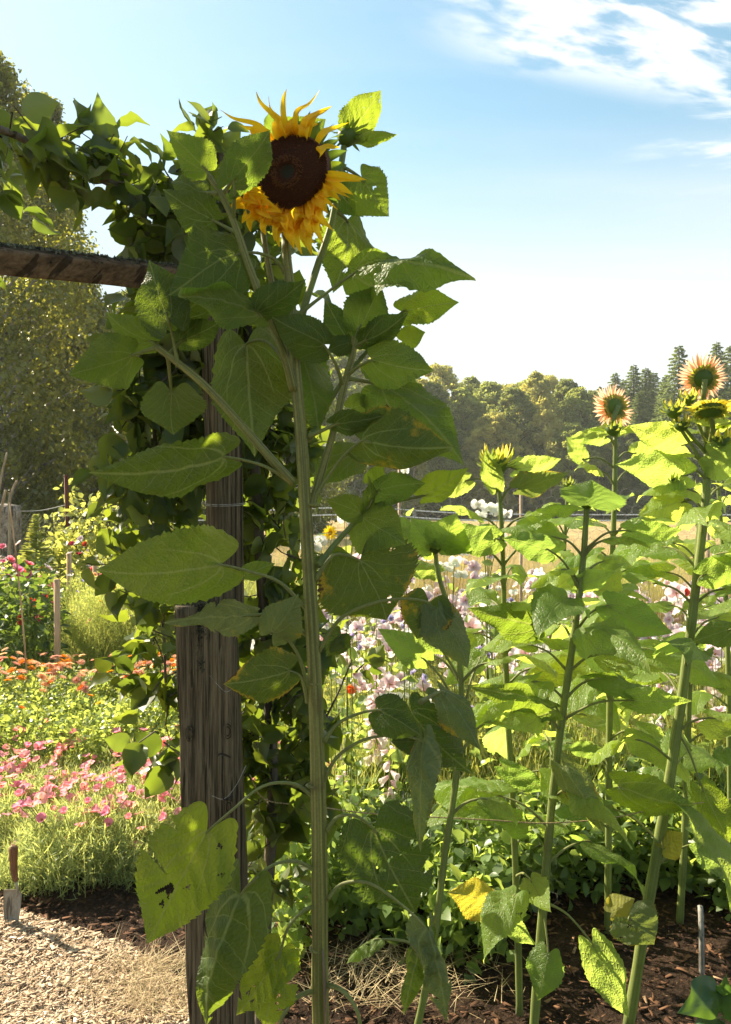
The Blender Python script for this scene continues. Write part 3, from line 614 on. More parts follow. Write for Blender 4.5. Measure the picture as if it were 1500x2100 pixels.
    L_((905, 1418), (990, 1536), 72, -25, D0 + .05, D0 + .03, A((862, 1440, D0)), 'grey', fold=.7)
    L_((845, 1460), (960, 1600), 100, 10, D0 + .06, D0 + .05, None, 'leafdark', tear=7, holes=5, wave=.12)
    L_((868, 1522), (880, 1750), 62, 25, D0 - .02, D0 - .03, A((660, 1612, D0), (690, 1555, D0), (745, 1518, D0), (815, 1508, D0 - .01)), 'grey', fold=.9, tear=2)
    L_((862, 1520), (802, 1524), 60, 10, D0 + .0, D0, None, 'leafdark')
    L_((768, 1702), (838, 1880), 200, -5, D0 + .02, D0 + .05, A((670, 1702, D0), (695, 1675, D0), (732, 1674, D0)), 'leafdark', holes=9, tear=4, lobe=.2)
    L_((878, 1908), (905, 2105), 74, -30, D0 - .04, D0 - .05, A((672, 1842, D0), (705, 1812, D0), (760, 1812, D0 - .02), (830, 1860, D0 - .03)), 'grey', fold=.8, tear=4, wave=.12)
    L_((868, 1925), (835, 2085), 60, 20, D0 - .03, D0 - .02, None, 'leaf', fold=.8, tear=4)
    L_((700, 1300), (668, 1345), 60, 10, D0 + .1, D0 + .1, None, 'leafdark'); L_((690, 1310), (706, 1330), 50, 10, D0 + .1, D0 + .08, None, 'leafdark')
    # the split rind low on the stem
    V, Fc, UV = tube([P(662, 1946, D0 - .0175), P(665, 1990, D0 - .019), P(667, 2050, D0 - .019), P(668, 2110, D0 - .018)], [.0012, .003, .0032, .002], 6); mk('split_rind', V, Fc, MT['cane'], root, uv=UV)
    for (x, y) in ((643, 1400), (652, 1945), (645, 1610), (640, 1035)):
        V, Fc, UV = tube([P(x, y - 4, D0), P(x, y, D0), P(x, y + 5, D0)], [12.5 / px, (14.5 if y < 1300 else 17.3 if y < 1500 else 18.6) / px, 12.5 / px], 24); mk('node_ring', V, Fc, MT['stem'], root, uv=UV)
build_main()

# ------------------------------------------------------------------ the row of younger sunflowers
ROW = 'younger sunflowers in a row by the flower meadow'
def head_back(root, C, Nn, rd, rp, n, mat, seed, w=.011, half=False):
    r = random.Random(seed); Nn = Nn.normalized(); u0 = Vector((0, 0, 1)).cross(Nn).normalized(); v0 = Nn.cross(u0)
    V, Fc, UV = tube([C + Nn * q * rd for q in (0.32, .1, -.15, -.42, -.62, -.72)], [rd * .8, rd, rd * .98, rd * .72, rd * .40, rd * .2], 24)
    h = mk('flower_head', V, Fc, MT['calyx'], root, uv=UV); h['_o'] = root['_o']
    for k in range(n):
        a = 2 * math.pi * k / n + r.uniform(-.06, .06); u = u0 * math.cos(a) + v0 * math.sin(a); L = (rp - rd) * r.uniform(.8, 1.12); S = C + u * rd * .88
        bend = r.uniform(-.25, .35); p = petal(root, [S, S + u * L * .5 + Nn * L * .1 * bend, S + u * L - Nn * L * bend * .6], w * r.uniform(.8, 1.2), Nn, MT[mat], twist=r.uniform(-.6, .6), cup=.5); p.parent = h
    for k in range(26):
        a = 2 * math.pi * k / 26 + r.uniform(-.1, .1); u = u0 * math.cos(a) + v0 * math.sin(a); S = C + u * rd * .72 - Nn * rd * .35
        p = petal(root, [S, S + u * rd * .35 - Nn * rd * .05, S + u * rd * r.uniform(.5, .75) + Nn * rd * r.uniform(-.45, .2)], rd * .34, Nn, MT['calyx2'], 'bract'); p.parent = h
def bud_head(root, C, r0, seed, col='calyx2', n=24, yel=0, up=Vector((0, 0, 1))):
    r = random.Random(seed)
    V, Fc, UV = tube([C + up * q * r0 for q in (-.9, -.5, 0, .4, .6)], [r0 * .3, r0 * .8, r0, r0 * .85, r0 * .4], 14); h = mk('bud', V, Fc, MT['calyx'], root, uv=UV); h['_o'] = root['_o']
    for k in range(n):
        a = k * 2.4; lv = k / n; d = Vector((math.cos(a), math.sin(a), 0)); S = C + d * r0 * (1 - .4 * lv) + up * r0 * (-.4 + .8 * lv)
        T = S + (d * (1.1 - .8 * lv) + up * (.3 + .9 * lv)) * r0 * r.uniform(.8, 1.3)
        m = MT['lemon'] if (yel and lv > .72) else MT[col]
        p = petal(root, [S, S.lerp(T, .5) + d * r0 * .12, T], r0 * .42, d + up * .2, m, 'petal' if (yel and lv > .72) else 'bract'); p.parent = h

def young(pts, d, r, label, auto, seed, hand=(), top='bud', matw=(('lime', 5), ('mid', 1)), dd=None):
    rr = random.Random(seed); W = [P(x, y, d) for x, y in pts]; foot = W[0].copy()
    if foot.z > 0.02: foot = W[0] + (W[0] - W[1]).normalized() * (W[0].z / max(.2, (W[1] - W[0]).normalized().z)); W = [Vector((foot.x, foot.y, 0))] + W
    root = thing('sunflower', (W[0].x, W[0].y, 0), label, 'sunflower', ROW)
    path = catmull(W, 8); n = len(path)
    V, Fc, UV = tube(path, [r * (1.08 - .5 * (i / (n - 1)) ** 1.2) * (1 + .05 * math.sin(i * 1.7 + seed)) for i in range(n)], 18, lambda a, s: 1 + .04 * math.cos(a * 6) + .02 * math.sin(s * 70))
    mk('stem', V, Fc, MT['stem2'], root, uv=UV)
    def at(z):
        for i in range(n - 1):
            if path[i].z <= z <= path[i + 1].z: return path[i].lerp(path[i + 1], (z - path[i].z) / max(1e-6, path[i + 1].z - path[i].z))
        return path[-1].copy()
    for h in hand:
        (B, T, w, phi, mat, att, dB, dT) = h[:8]; k = h[8] if len(h) > 8 else {}
        b, t = P(B[0], B[1], d + dB), P(T[0], T[1], d + dT)
        o = leaf_mesh('leaf', b, t, w / F * d, leaf_frame(b, t, phi), MT[mat], root, seed=int(B[0] + B[1] * 3), ns=48, nt=11, teeth=15, **k)
        if att:
            a = at(P(att[0], att[1], d).z); q = petiole(root, [a, a.lerp(b, .5) + Vector((0, 0, .02)), b, b + (t - b) * .1], .0042, .002, MT['petiole']); q.parent = o; o['_o'] = root['_o']
    ztop = path[-1].z; z = auto[0]; az = rr.uniform(0, 6.28)
    while z < min(ztop - .01, auto[1]):
        az += 2.4 + rr.uniform(-.3, .3); q = (z - .3) / (ztop - .3); a = at(z)
        for sgn in ((0, math.pi) if q > .55 else (0,)):
            az2 = az + sgn; o_ = Vector((math.cos(az2), math.sin(az2) * .8, 0)).normalized()
            pl = (.15 * (1 - q * .55)) * rr.uniform(.75, 1.2); Lb = (.12 + .15 * math.sin(math.pi * min(1, max(0, .1 + .75 * (1 - q))))) * rr.uniform(.55, 1.12) * auto[2] * .92
            if q > .9: Lb *= .6; pl *= .5
            rise = .35 + .35 * q; B = a + o_ * pl * .9 + Vector((0, 0, pl * rise)); dr = .55 - .75 * q + rr.uniform(-.4, .5)
            td = (o_ - Vector((0, 0, dr))).normalized(); T = B + td * Lb; nn = Vector((0, 0, 1)) + o_ * dr + Vector((rr.uniform(-.7, .7), rr.uniform(-.9, .3), 0))
            m = rr.choices([x[0] for x in matw], [x[1] for x in matw])[0]
            if q < .22: m = rr.choice(['mid', 'mid', 'mid', 'lime', 'lime', 'lime', 'grey'])
            lf = leaf_mesh('leaf', B, T, Lb * rr.uniform(.50, .74), nn, MT[m], root, seed=rr.randint(0, 9999), ns=48, nt=11, teeth=15, arch=rr.uniform(.02, .16), fold=rr.uniform(.1, .7), droop=rr.uniform(0, .25), wave=rr.uniform(.03, .09), twist=rr.uniform(-.5, .5), holes=2 if rr.random() < .3 else 0)
            lf['_o'] = root['_o']; pq = petiole(root, [a, a + o_ * pl * .45 + Vector((0, 0, pl * rise * .75)), B, B + td * Lb * .12], .0045, .0022, MT['petiole'], 6); pq.parent = lf
        z += auto[3] * rr.uniform(.8, 1.2)
    if top == 'bud': bud_head(root, path[-1] + Vector((0, 0, .012)), .02, seed)
    return root, path

def head_stalk(root, pts, r): 
    V, Fc, UV = tube(catmull(pts, 6), r, 10); return mk('flower_stalk', V, Fc, MT['stem2'], root, uv=UV)

def build_row():
    # second plant, closest to the big one
    young([(858, 2100), (888, 1950), (912, 1760), (940, 1560), (946, 1400), (925, 1270), (900, 1180), (893, 1130)], 1.95, .0092,
          'slender sunflower just right of the big one, with its leaf whorl against the dry field', (.35, 1.2, .7, .30), 1,
          [((892, 1128), (842, 1062), 78, 10, 'mid', None, 0, -.03), ((905, 1125), (935, 1052), 95, 0, 'mid', None, -.03, -.06, dict(lobe=.1)), ((912, 1120), (1012, 1082), 62, 15, 'mid', None, -.02, -.05),
           ((850, 1100), (745, 1062), 66, 20, 'mid', (893, 1140), .02, 0), ((870, 1352), (775, 1287), 64, -8, 'mid', (944, 1470), 0, -.05),
           ((868, 1300), (910, 1345), 50, 20, 'mid', (944, 1400), .02, .02), ((1000, 1480), (1062, 1440), 40, 20, 'lime', (940, 1560), 0, 0),
           ((900, 1175), (818, 1160), 50, 30, 'lime', (897, 1190), .03, .03), ((985, 1350), (905, 1400), 58, 20, 'lime', (944, 1480), .05, .08)], matw=(('mid', 3), ('lime', 2)))
    # third: straight, bud with yellow rays
    r2, p2 = young([(1066, 2080), (1062, 1900), (1052, 1650), (1041, 1450), (1033, 1200), (1028, 1060), (1020, 965)], 2.25, .0100,
          'sunflower with a half opened yellow fringed bud, left of the peach flowers', (.30, 1.44, 1.0, .085), 2,
          [((1018, 1000), (992, 920), 46, 0, 'lime', None, -.02, -.03), ((1058, 962), (1150, 935), 52, 25, 'lime', (1024, 985), 0, -.02), ((1065, 1000), (1165, 962), 70, 45, 'grey', (1026, 1030), -.03, -.06),
           ((1020, 1105), (905, 1122), 72, 20, 'mid', (1032, 1150), -.05, -.10), ((960, 985), (890, 1012), 50, 10, 'lime', (1024, 1010), 0, 0), ((1100, 1282), (958, 1258), 76, 12, 'leaf', (1036, 1330), -.06, -.12),
           ((1035, 1574), (1134, 1634), 46, 12, 'mid', None, -.04, -.06), ((1088, 1700), (984, 1660), 50, 20, 'mid', (1052, 1650), -.05, -.08), ((1003, 1852), (920, 1822), 80, 5, 'yel', (1062, 1900), -.02, -.04), ((1008, 1862), (1104, 1936), 50, 20, 'lime', None, -.02, -.04)], top=None)
    bud_head(r2, P(1018, 948, 2.25), .034, 22, 'calyx2', 40, 1)
    # fourth: leaning, dark crown leaf
    young([(1095, 2110), (1115, 1850), (1132, 1650), (1152, 1480), (1178, 1300), (1196, 1150), (1204, 1040)], 2.12, .0125,
          'leaning sunflower without a flower yet, its top leaf spread like a hand fan', (.40, 1.42, 1.0, .090), 3,
          [((1206, 1036), (1216, 984), 130, 0, 'mid', None, -.06, -.06, dict(lobe=.1)), ((1290, 1088), (1402, 1086), 58, 30, 'mid', (1203, 1130), -.04, -.10), ((1126, 1128), (1030, 1108), 66, 20, 'mid', (1190, 1210), -.04, -.08),
           ((1248, 1242), (1378, 1306), 78, 12, 'mid', (1178, 1300), -.05, -.10), ((1130, 1452), (952, 1410), 66, 30, 'leaf', (1152, 1480), -.06, -.14), ((1290, 1436), (1420, 1440), 56, 22, 'mid', (1156, 1478), -.04, -.10),
           ((1156, 1572), (1253, 1702), 66, 14, 'grey', None, -.06, -.12), ((1216, 1936), (1292, 2085), 78, 0, 'lime', (1118, 1848), -.02, -.04), ((1125, 1955), (1102, 2052), 74, 8, 'mid', (1116, 1870), -.04, -.05), ((1180, 1200), (1262, 1170), 50, 20, 'lime', (1192, 1190), 0, -.02)])
    # fifth: peach flower seen from behind
    r4, p4 = young([(1247, 1880), (1250, 1500), (1255, 1200), (1261, 1000), (1262, 895)], 2.7, .0120,
          'sunflower with one peach coloured flower seen from behind, left of the tallest one', (.35, 1.62, 1.0, .095), 4,
          [((1240, 896), (1163, 900), 38, 22, 'lime', (1262, 920), 0, -.02), ((1196, 942), (1164, 893), 38, 5, 'lime', (1262, 960), 0, 0), ((1300, 885), (1200, 880), 30, 40, 'lime', None, .02, 0),
           ((1215, 1366), (1386, 1396), 74, 24, 'leaf', (1252, 1440), -.10, -.16), ((1226, 1541), (1154, 1530), 36, 20, 'mid', (1250, 1570), -.03, -.05), ((1300, 930), (1345, 905), 40, 20, 'lime', (1262, 950), 0, 0),
           ((1254, 1872), (1302, 1842), 50, 0, 'yel', None, -.10, -.10)], top=None)
    C = P(1258, 836, 2.7); Nf = Vector((-.34, 1, -.12)); head_stalk(r4, [p4[-1], P(1262, 880, 2.70), P(1258, 862, 2.66), C - Nf.normalized() * .025], .009)
    head_back(r4, C, Nf, .038, .088, 42, 'peach', 41, .0125); bud_head(r4, P(1258, 880, 2.62), .026, 43, 'calyx2', 20)
    # sixth: the tallest
    r5, p5 = young([(1288, 2110), (1330, 1850), (1370, 1620), (1397, 1440), (1422, 1250), (1445, 1050), (1452, 940), (1448, 860), (1444, 830)], 2.2, .0145,
          'tallest sunflower of the row, leaning, with a peach flower over a yellow one', (.45, 1.68, 1.05, .085), 5,
          [((1408, 975), (1262, 962), 84, 10, 'lime', (1452, 985), -.03, -.08), ((1402, 912), (1286, 884), 72, 6, 'lime', (1450, 930), 0, -.03), ((1455, 932), (1545, 962), 84, 8, 'lime', None, -.03, -.06), ((1442, 1180), (1545, 1150), 70, 20, 'mid', (1428, 1230), -.05, -.08),
           ((1270, 1612), (1426, 1656), 84, 16, 'leaf', (1371, 1610), -.06, -.10), ((1290, 1882), (1338, 1940), 110, 12, 'grey', (1325, 1870), -.08, -.10, dict(holes=5, fold=.5)), ((1440, 1615), (1503, 1732), 76, 14, 'leaf', (1385, 1500), -.03, -.05),
           ((1500, 1290), (1420, 1320), 60, 20, 'leaf', (1412, 1340), -.08, -.10), ((1400, 700 + 330), (1310, 1060), 70, 25, 'lime', (1446, 1050), -.05, -.08), ((1490, 860), (1412, 870), 44, 30, 'lime', None, -.02, -.02), ((1360, 1740), (1404, 1712), 56, 8, 'yel', (1352, 1720), -.02, -.02)], top=None)
    C = P(1441, 775, 2.2); Nf = Vector((.16, 1, .32)); head_stalk(r5, [p5[-1], P(1443, 812, 2.18), C - Nf.normalized() * .025], .008)
    head_back(r5, C, Nf, .032, .073, 42, 'peach', 51, .0105)
    C = P(1457, 838, 2.12); Nf = Vector((.1, .35, 1)); head_stalk(r5, [P(1452, 930, 2.2), P(1462, 880, 2.15), C - Nf.normalized() * .02], .007)
    head_back(r5, C, Nf, .036, .070, 36, 'lemon', 52, .012)
    for (x, y, s) in ((1382, 842, .024), (1412, 818, .020), (1398, 872, .020), (1480, 905, .026), (1374, 985, .018)):
        head_stalk(r5, [P(1450, y + 90, 2.2), P((1450 + x) / 2, y + 50, 2.19), P(x, y + 10, 2.17)], .005); bud_head(r5, P(x, y, 2.17), s, int(x), 'calyx2', 24, 1 if s > .019 else 0)
    # three more standing behind and at the edge
    young([(1394, 1900), (1405, 1700), (1411, 1500), (1418, 1300), (1428, 1150), (1440, 1010)], 2.75, .0115, 'thin sunflower stem rising directly behind the tallest one', (.4, 1.5, 1.0, .11), 6, matw=(('lime', 1),))
    young([(1500, 1800), (1496, 1500), (1490, 1250), (1478, 1060), (1470, 960)], 3.0, .0115, 'sunflower cut by the right edge of the picture', (.5, 1.6, 1.0, .10), 7, matw=(('lime', 1),))
    young([(1130, 1750), (1135, 1500), (1150, 1250), (1160, 1080), (1165, 1000)], 3.1, .0105, 'short sunflower half hidden between the yellow fringed bud and the leaning one', (.5, 1.52, 1.0, .10), 8, matw=(('lime', 1),))
build_row()

# ------------------------------------------------------------------ ground, path, field
def sheet(name, poly, z, mat, amp=0.0, step=None, kind='structure'):
    if step is None:
        return tag(mk(name, [(x, y, z) for x, y in poly], [tuple(range(len(poly)))], mat, None), kind=kind)
    (x0, y0), (x1, y1) = poly; nx = int((x1 - x0) / step) + 1; ny = int((y1 - y0) / step) + 1
    X, Y = np.meshgrid(np.linspace(x0, x1, nx), np.linspace(y0, y1, ny)); Z = np.empty_like(X)
    for i in range(ny):
        for j in range(nx):
            e = min(1, min(X[i, j] - x0, x1 - X[i, j], Y[i, j] - y0, y1 - Y[i, j]) / .3)
            Z[i, j] = z + e * amp * (mnoise.noise(Vector((X[i, j] * 2.2, Y[i, j] * 2.2, 0))) + .5 * mnoise.noise(Vector((X[i, j] * 9, Y[i, j] * 9, 3))) + 0.9)
    idx = np.arange(nx * ny).reshape(ny, nx); Q = np.stack([idx[:-1, :-1], idx[:-1, 1:], idx[1:, 1:], idx[1:, :-1]], -1).reshape(-1, 4)
    return tag(mk(name, np.stack([X, Y, Z], -1).reshape(-1, 3), Q, mat, None), kind=kind)
MT['soil'] = groundmat('dark garden soil', (0.020, 0.012, 0.007), (0.060, 0.034, 0.020), (0.11, 0.065, 0.04), 5, 80, .9, .03, .75)
MT['chipbed'] = groundmat('packed wood chips', (0.26, 0.17, 0.10), (0.50, 0.37, 0.24), (0.66, 0.54, 0.40), 6, 95, .9, .02)
MT['dry'] = groundmat('dry golden grass field', (0.26, 0.18, 0.075), (0.42, 0.31, 0.14), (0.50, 0.40, 0.20), .5, 14, .8, .1)
MT['lawn'] = groundmat('rough pasture', (0.06, 0.07, 0.02), (0.14, 0.14, 0.04), (0.22, 0.19, 0.07), .7, 16, .8, .1)
sheet('ground', [(-150, -20), (150, -20), (150, 130), (-150, 130)], -0.05, MT['lawn'])
sheet('soil', [(-3.6, 0.3), (4.2, 8.0)], -0.034, MT['soil'], .022, .06)
sheet('field', [(-0.6, 8.0), (110, 8.0), (145, 74), (-14, 74)], -0.038, MT['dry'])
# wood chip path: bounded by the measured bed edge, running to the left of the post and under the camera
edge = [G(-700, 1825), G(-300, 1830), G(0, 1850), G(70, 1885), G(170, 1915), G(260, 1945), G(340, 1990), G(400, 2040), G(470, 2120)]
pth = [(p.x, p.y) for p in edge] + [(-0.35, 1.6), (-0.3, 0.3), (-3.6, 0.3), (-4.2, 2.4)]
def inpoly(x, y, poly=pth):
    c = False; j = len(poly) - 1
    for i in range(len(poly)):
        if (poly[i][1] > y) != (poly[j][1] > y) and x < (poly[j][0] - poly[i][0]) * (y - poly[i][1]) / (poly[j][1] - poly[i][1]) + poly[i][0]: c = not c
        j = i
    return c
sheet('path', pth, 0.012, MT['chipbed'])
MT['chips'] = rndmat('loose wood chips', (0.30, 0.20, 0.12), (0.66, 0.51, 0.36), .9, 0, .15, (0.84, 0.76, 0.64))
MT['mulch'] = rndmat('dark bark mulch', (0.022, 0.012, 0.008), (0.17, 0.085, 0.045), .9, 0, .15, (0.32, 0.20, 0.12))
MT['straw'] = rndmat('dry straw', (0.30, 0.21, 0.10), (0.62, 0.50, 0.29), .7, .25, .3)
def scatter_chips(name, mat, n, box, test, z, smin, smax, seed, asp=.4):
    r = np.random.default_rng(seed); V = []; R = []; k = 0
    while k < n:
        x = r.uniform(box[0], box[2]); y = r.uniform(box[1], box[3])
        if not test(x, y): continue
        L = smin + (smax - smin) * r.random() ** 3.6; W = L * r.uniform(.15, asp) * 1.2; H = L * r.uniform(.02, .05); a = r.uniform(0, 6.28); tl = r.normal(0, .12); tr = r.normal(0, .16)
        M3 = np.array(Matrix.Rotation(a, 3, 'Z') @ Matrix.Rotation(tl, 3, 'Y') @ Matrix.Rotation(tr, 3, 'X'))
        c = np.array([[-1, -.7, -1], [1, -1, -1], [.8, 1, -1], [-.9, .6, -1], [-1, -.7, 1], [1, -1, 1], [.8, 1, 1], [-.9, .6, 1]]) * np.array([L, W, H]) / 2 * (1 + r.uniform(-.25, .25, (8, 1)))
        V.append(c @ M3.T + np.array([x, y, z + r.uniform(0, .012)])); R.append(np.full(8, min(1, max(0, r.random() * .85 + .35 * (mnoise.noise(Vector((x * 4, y * 4, 1))) + .1))))); k += 1
    fb = np.array([[0, 3, 2, 1], [4, 5, 6, 7], [0, 1, 5, 4], [1, 2, 6, 5], [2, 3, 7, 6], [3, 0, 4, 7]]); Q = (fb[None] + np.arange(n)[:, None, None] * 8).reshape(-1, 4)
    return tag(mk(name, np.concatenate(V), Q, mat, None, rnd=np.concatenate(R), smooth=False), kind='stuff')
scatter_chips('wood_chips', MT['chips'], 36000, (-2.6, 1.5, -.2, 3.3), lambda x, y: inpoly(x, y) and abs(x) < y * .72, .012, .003, .030, 5)
scatter_chips('bark_mulch', MT['mulch'], 19000, (-2.2, 2.0, 2.3, 3.9), lambda x, y: not inpoly(x, y) and abs(x) < y * .70, -.006, .005, .040, 6)

def blades(name, mat, pts, h, w, lean, seed, seg=3, curve=.5, parent=None, loc=None, kind=None, flat=False, dirbias=(0, 0)):
    """many thin curved blades or stalks"""
    r = np.random.default_rng(seed); n = len(pts); p = np.asarray(pts, float); hh = h[0] + (h[1] - h[0]) * r.random(n); a = r.uniform(0, 6.28, n)
    ld = np.stack([np.cos(a) + dirbias[0], np.sin(a) + dirbias[1], np.zeros(n)], 1) * (lean * r.uniform(.3, 1.3, n))[:, None]
    wa = a + np.pi / 2 + r.uniform(-.8, .8, n); wd = np.stack([np.cos(wa), np.sin(wa), np.zeros(n)], 1) * (w[0] + (w[1] - w[0]) * r.random(n))[:, None]
    V = np.empty((n, (seg + 1) * 2, 3)); 
    for i in range(seg + 1):
        s = i / seg; c = p + np.stack([ld[:, 0] * hh * s ** (1 + curve), ld[:, 1] * hh * s ** (1 + curve), hh * (s if not flat else s * (1 - .45 * s)) + 0 * hh], 1)
        f = (1 - s ** 2) * .9 + .1; V[:, 2 * i] = c - wd * f / 2; V[:, 2 * i + 1] = c + wd * f / 2
    m = (seg + 1) * 2; fb = np.array([[2 * i, 2 * i + 1, 2 * i + 3, 2 * i + 2] for i in range(seg)]); Q = (fb[None] + np.arange(n)[:, None, None] * m).reshape(-1, 4)
    o = mk(name, V.reshape(-1, 3), Q, mat, parent, rnd=np.repeat(r.random(n), m), loc=loc)
    if kind: o['kind'] = kind
    return o

LF = None
def leaf_template():
    """ovate leaf, 4 x 3 cells, slightly folded, length 1 along +Y, normal +Z"""
    V = []; rows = [(0, .05), (.07, .20), (.18, .33), (.36, .40), (.55, .37), (.72, .26), (.87, .11), (1.0, .01)]
    for s, wv in rows:
        for t in (-1, -.5, 0, .5, 1): V.append((t * wv * .95, s, abs(t) * wv * .35 - .25 * s * s + .03 * math.sin(s * 11 + t)))
    Fq = [(i * 5 + k, i * 5 + k + 1, (i + 1) * 5 + k + 1, (i + 1) * 5 + k) for i in range(7) for k in range(4)]
    return np.array(V), np.array(Fq)
LV, LQ = leaf_template()
DV = np.array([(0, 0, 0), (.38, .5, .10), (0, 1, -.08), (-.38, .5, .10)]); DQ = np.array([[0, 1, 2, 3]])
D2V = np.array([(0, 0, 0), (.30, .35, .08), (.26, .7, .03), (0, 1, -.1), (-.26, .7, .03), (-.30, .35, .08), (0, .5, 0)]); D2Q = np.array([[0, 1, 2, 6], [6, 2, 3, 4], [0, 6, 4, 5]])
def leafcloud(name, mat, pts, dirs, nrms, sizes, r, parent=None, tmpl='leaf', rnd=None, loc=None, kind=None):
    TV, TQ = {'leaf': (LV, LQ), 'dia': (DV, DQ), 'mid': (D2V, D2Q)}[tmpl]
    p = np.asarray(pts, float); n = len(p); y = np.asarray(dirs, float); y /= np.linalg.norm(y, axis=1)[:, None] + 1e-9
    z = np.asarray(nrms, float); z -= y * (z * y).sum(1)[:, None]; z /= np.linalg.norm(z, axis=1)[:, None] + 1e-9; x = np.cross(y, z)
    s = np.asarray(sizes)[:, None, None]; wj = r.uniform(.8, 1.25, (n, 1, 1))
    fold = r.uniform(.3, 2.2, (n, 1, 1))
    V = p[:, None] + s * (TV[None, :, 0:1] * x[:, None] * wj + TV[None, :, 1:2] * y[:, None] + TV[None, :, 2:3] * z[:, None] * fold)
    Q = (TQ[None] + np.arange(n)[:, None, None] * len(TV)).reshape(-1, TQ.shape[1])
    rr = np.repeat(r.random(n) if rnd is None else rnd, len(TV))
    o = mk(name, V.reshape(-1, 3), Q, mat, parent, rnd=rr, smooth=(tmpl != 'dia'), loc=loc)
    if kind: o['kind'] = kind
    return o
def rdir(r, n, up=0.0, spread=1.0):
    v = r.normal(0, spread, (n, 3)); v[:, 2] += up; return v / (np.linalg.norm(v, axis=1)[:, None] + 1e-9)

# ------------------------------------------------------------------ post and beam
def build_post():
    dp = 1.78
    b0 = P(470, 2300, dp); root = thing('garden_arbour', (b0.x, b0.y, 0), 'weathered grey brown wooden arbour post with a lichen covered crossbeam running left', 'arbour')
    sq = lambda rot: (lambda a, s: 1 / max(abs(math.cos(a - rot)), abs(math.sin(a - rot))) ** .86 * (1 + .012 * math.sin(9 * a + 40 * s) + .015 * math.sin(s * 23 + a)))
    lean = [(475, 2420), (463, 2200), (452, 2000), (444, 1800), (438, 1600), (430, 1400), (424, 1235)]
    path = catmull([P(x, y, dp) for x, y in lean], 8); V, Fc, UV = tube(path, [.070 * (1.02 - .06 * i / len(path)) for i in range(len(path))], 48, sq(.12), (0, -1, 0))
    mk('post', V, Fc, MT['wood'], root)
    path = catmull([P(x, y, dp + .02) for x, y in [(462, 1250), (461, 1050), (456, 850), (450, 700), (444, 560), (440, 400), (438, 300)]], 8)
    V, Fc, UV = tube(path, .0335, 40, sq(.62), (0, -1, 0)); mk('upper_post', V, Fc, MT['wood'], root)
    # crossbeam comes towards the camera on the left
    a, c = P(-420, 487, 1.30), P(420, 577, dp - .03); path = [a.lerp(c, i / 24) for i in range(25)]
    V, Fc, UV = tube(path, .0255, 40, sq(.5), (0, 0, 1)); mk('crossbeam', V, Fc, MT['wood2'], root)
    g = Geo(); r = RNG
    for i in range(2600):
        t = .3 + .68 * r.random(); p = a.lerp(c, t); ang = r.gauss(0, .55); up = Vector((0, 0, 1)); sd = (c - a).normalized().cross(up)
        if r.random() > (1.15 - t): continue
        q = p + up * .0285 * math.cos(ang) + sd * .031 * math.sin(ang); s = r.uniform(.0012, .0038)
        g.add([q + Vector((s, 0, 0)), q + Vector((-s * .5, s, 0)), q + Vector((-s * .5, -s, 0)), q + Vector((0, 0, s * 1.6))], [(0, 1, 3), (1, 2, 3), (2, 0, 3)], None, r.random())
    g.build('lichen', MT['lichen'], root, smooth=False)
    g = Geo()
    for i in range(900):
        cx, cy, sx, sy = r.choice([(400, 1300, 16, 40), (402, 1365, 12, 22), (395, 1262, 25, 14), (430, 1245, 30, 8)]); x = cx + r.gauss(0, sx * .5); y = cy + r.gauss(0, sy * .5)
        q = P(x, y, dp - .072 + .0002 * abs(x - 430)); s = r.uniform(.0015, .004)
        g.add([q + Vector((s, 0, 0)), q + Vector((-s * .5, 0, s)), q + Vector((-s * .5, 0, -s)), q + Vector((0, -s * 1.3, 0))], [(0, 1, 3), (1, 2, 3), (2, 0, 3)], None, r.random() * .6)
    g.build('lichen', MT['lichen'], root, smooth=False)
    dz = dp - .078
    for (kx, ky) in ((467, 1500), (469, 1655), (388, 1505)):
        for rr_, hh_ in ((.0085, .016), (.0055, .010)):
            c0 = P(kx, ky, dz + .0035); pts = [c0 + Vector((math.cos(t) * rr_, 0, math.sin(t) * hh_)) for t in [q * math.pi / 10 for q in range(21)]]
            V, Fc, UV = tube(pts, .0016, 6, cap=False); mk('knot', V, Fc, MT['wood'], root)
    V, Fc, UV = tube(catmull([P(448, 1549, dz), P(452, 1546, dz - .012), P(462, 1548, dz - .014), P(473, 1553, dz - .004)], 6), .0022, 8); mk('hook', V, Fc, MT['iron'], root)
    V, Fc, UV = tube(catmull([P(457, 1550, dz - .012), P(456, 1590, dz - .01), P(457, 1630, dz - .008), P(462, 1640, dz - .008), P(478, 1632, dz - .004)], 6), .0022, 8); mk('latch_rod', V, Fc, MT['iron'], root)
    V, Fc, UV = tube(catmull([P(435, 1632, dz), P(460, 1638, dz - .008), P(485, 1610, dz), P(505, 1570, dz + .01)], 6), .0007, 6); mk('wire_loop', V, Fc, MT['wire'], root)
    for y in (1031, 1034):
        c0 = P(461, y, dp + .02); pts = [c0 + Vector((math.cos(t) * .048, math.sin(t) * .048, .004 * math.sin(t))) for t in [i * math.pi / 8 for i in range(17)]]
        V, Fc, UV = tube(pts, .0009, 6, cap=False); mk('wire_loop', V, Fc, MT['wire'], root)
    V, Fc, UV = tube(catmull([P(430, 1385, dz), P(462, 1418, dz), P(480, 1408, dz)], 6), .0006, 5); mk('wire_loop', V, Fc, MT['wire'], root)
build_post()

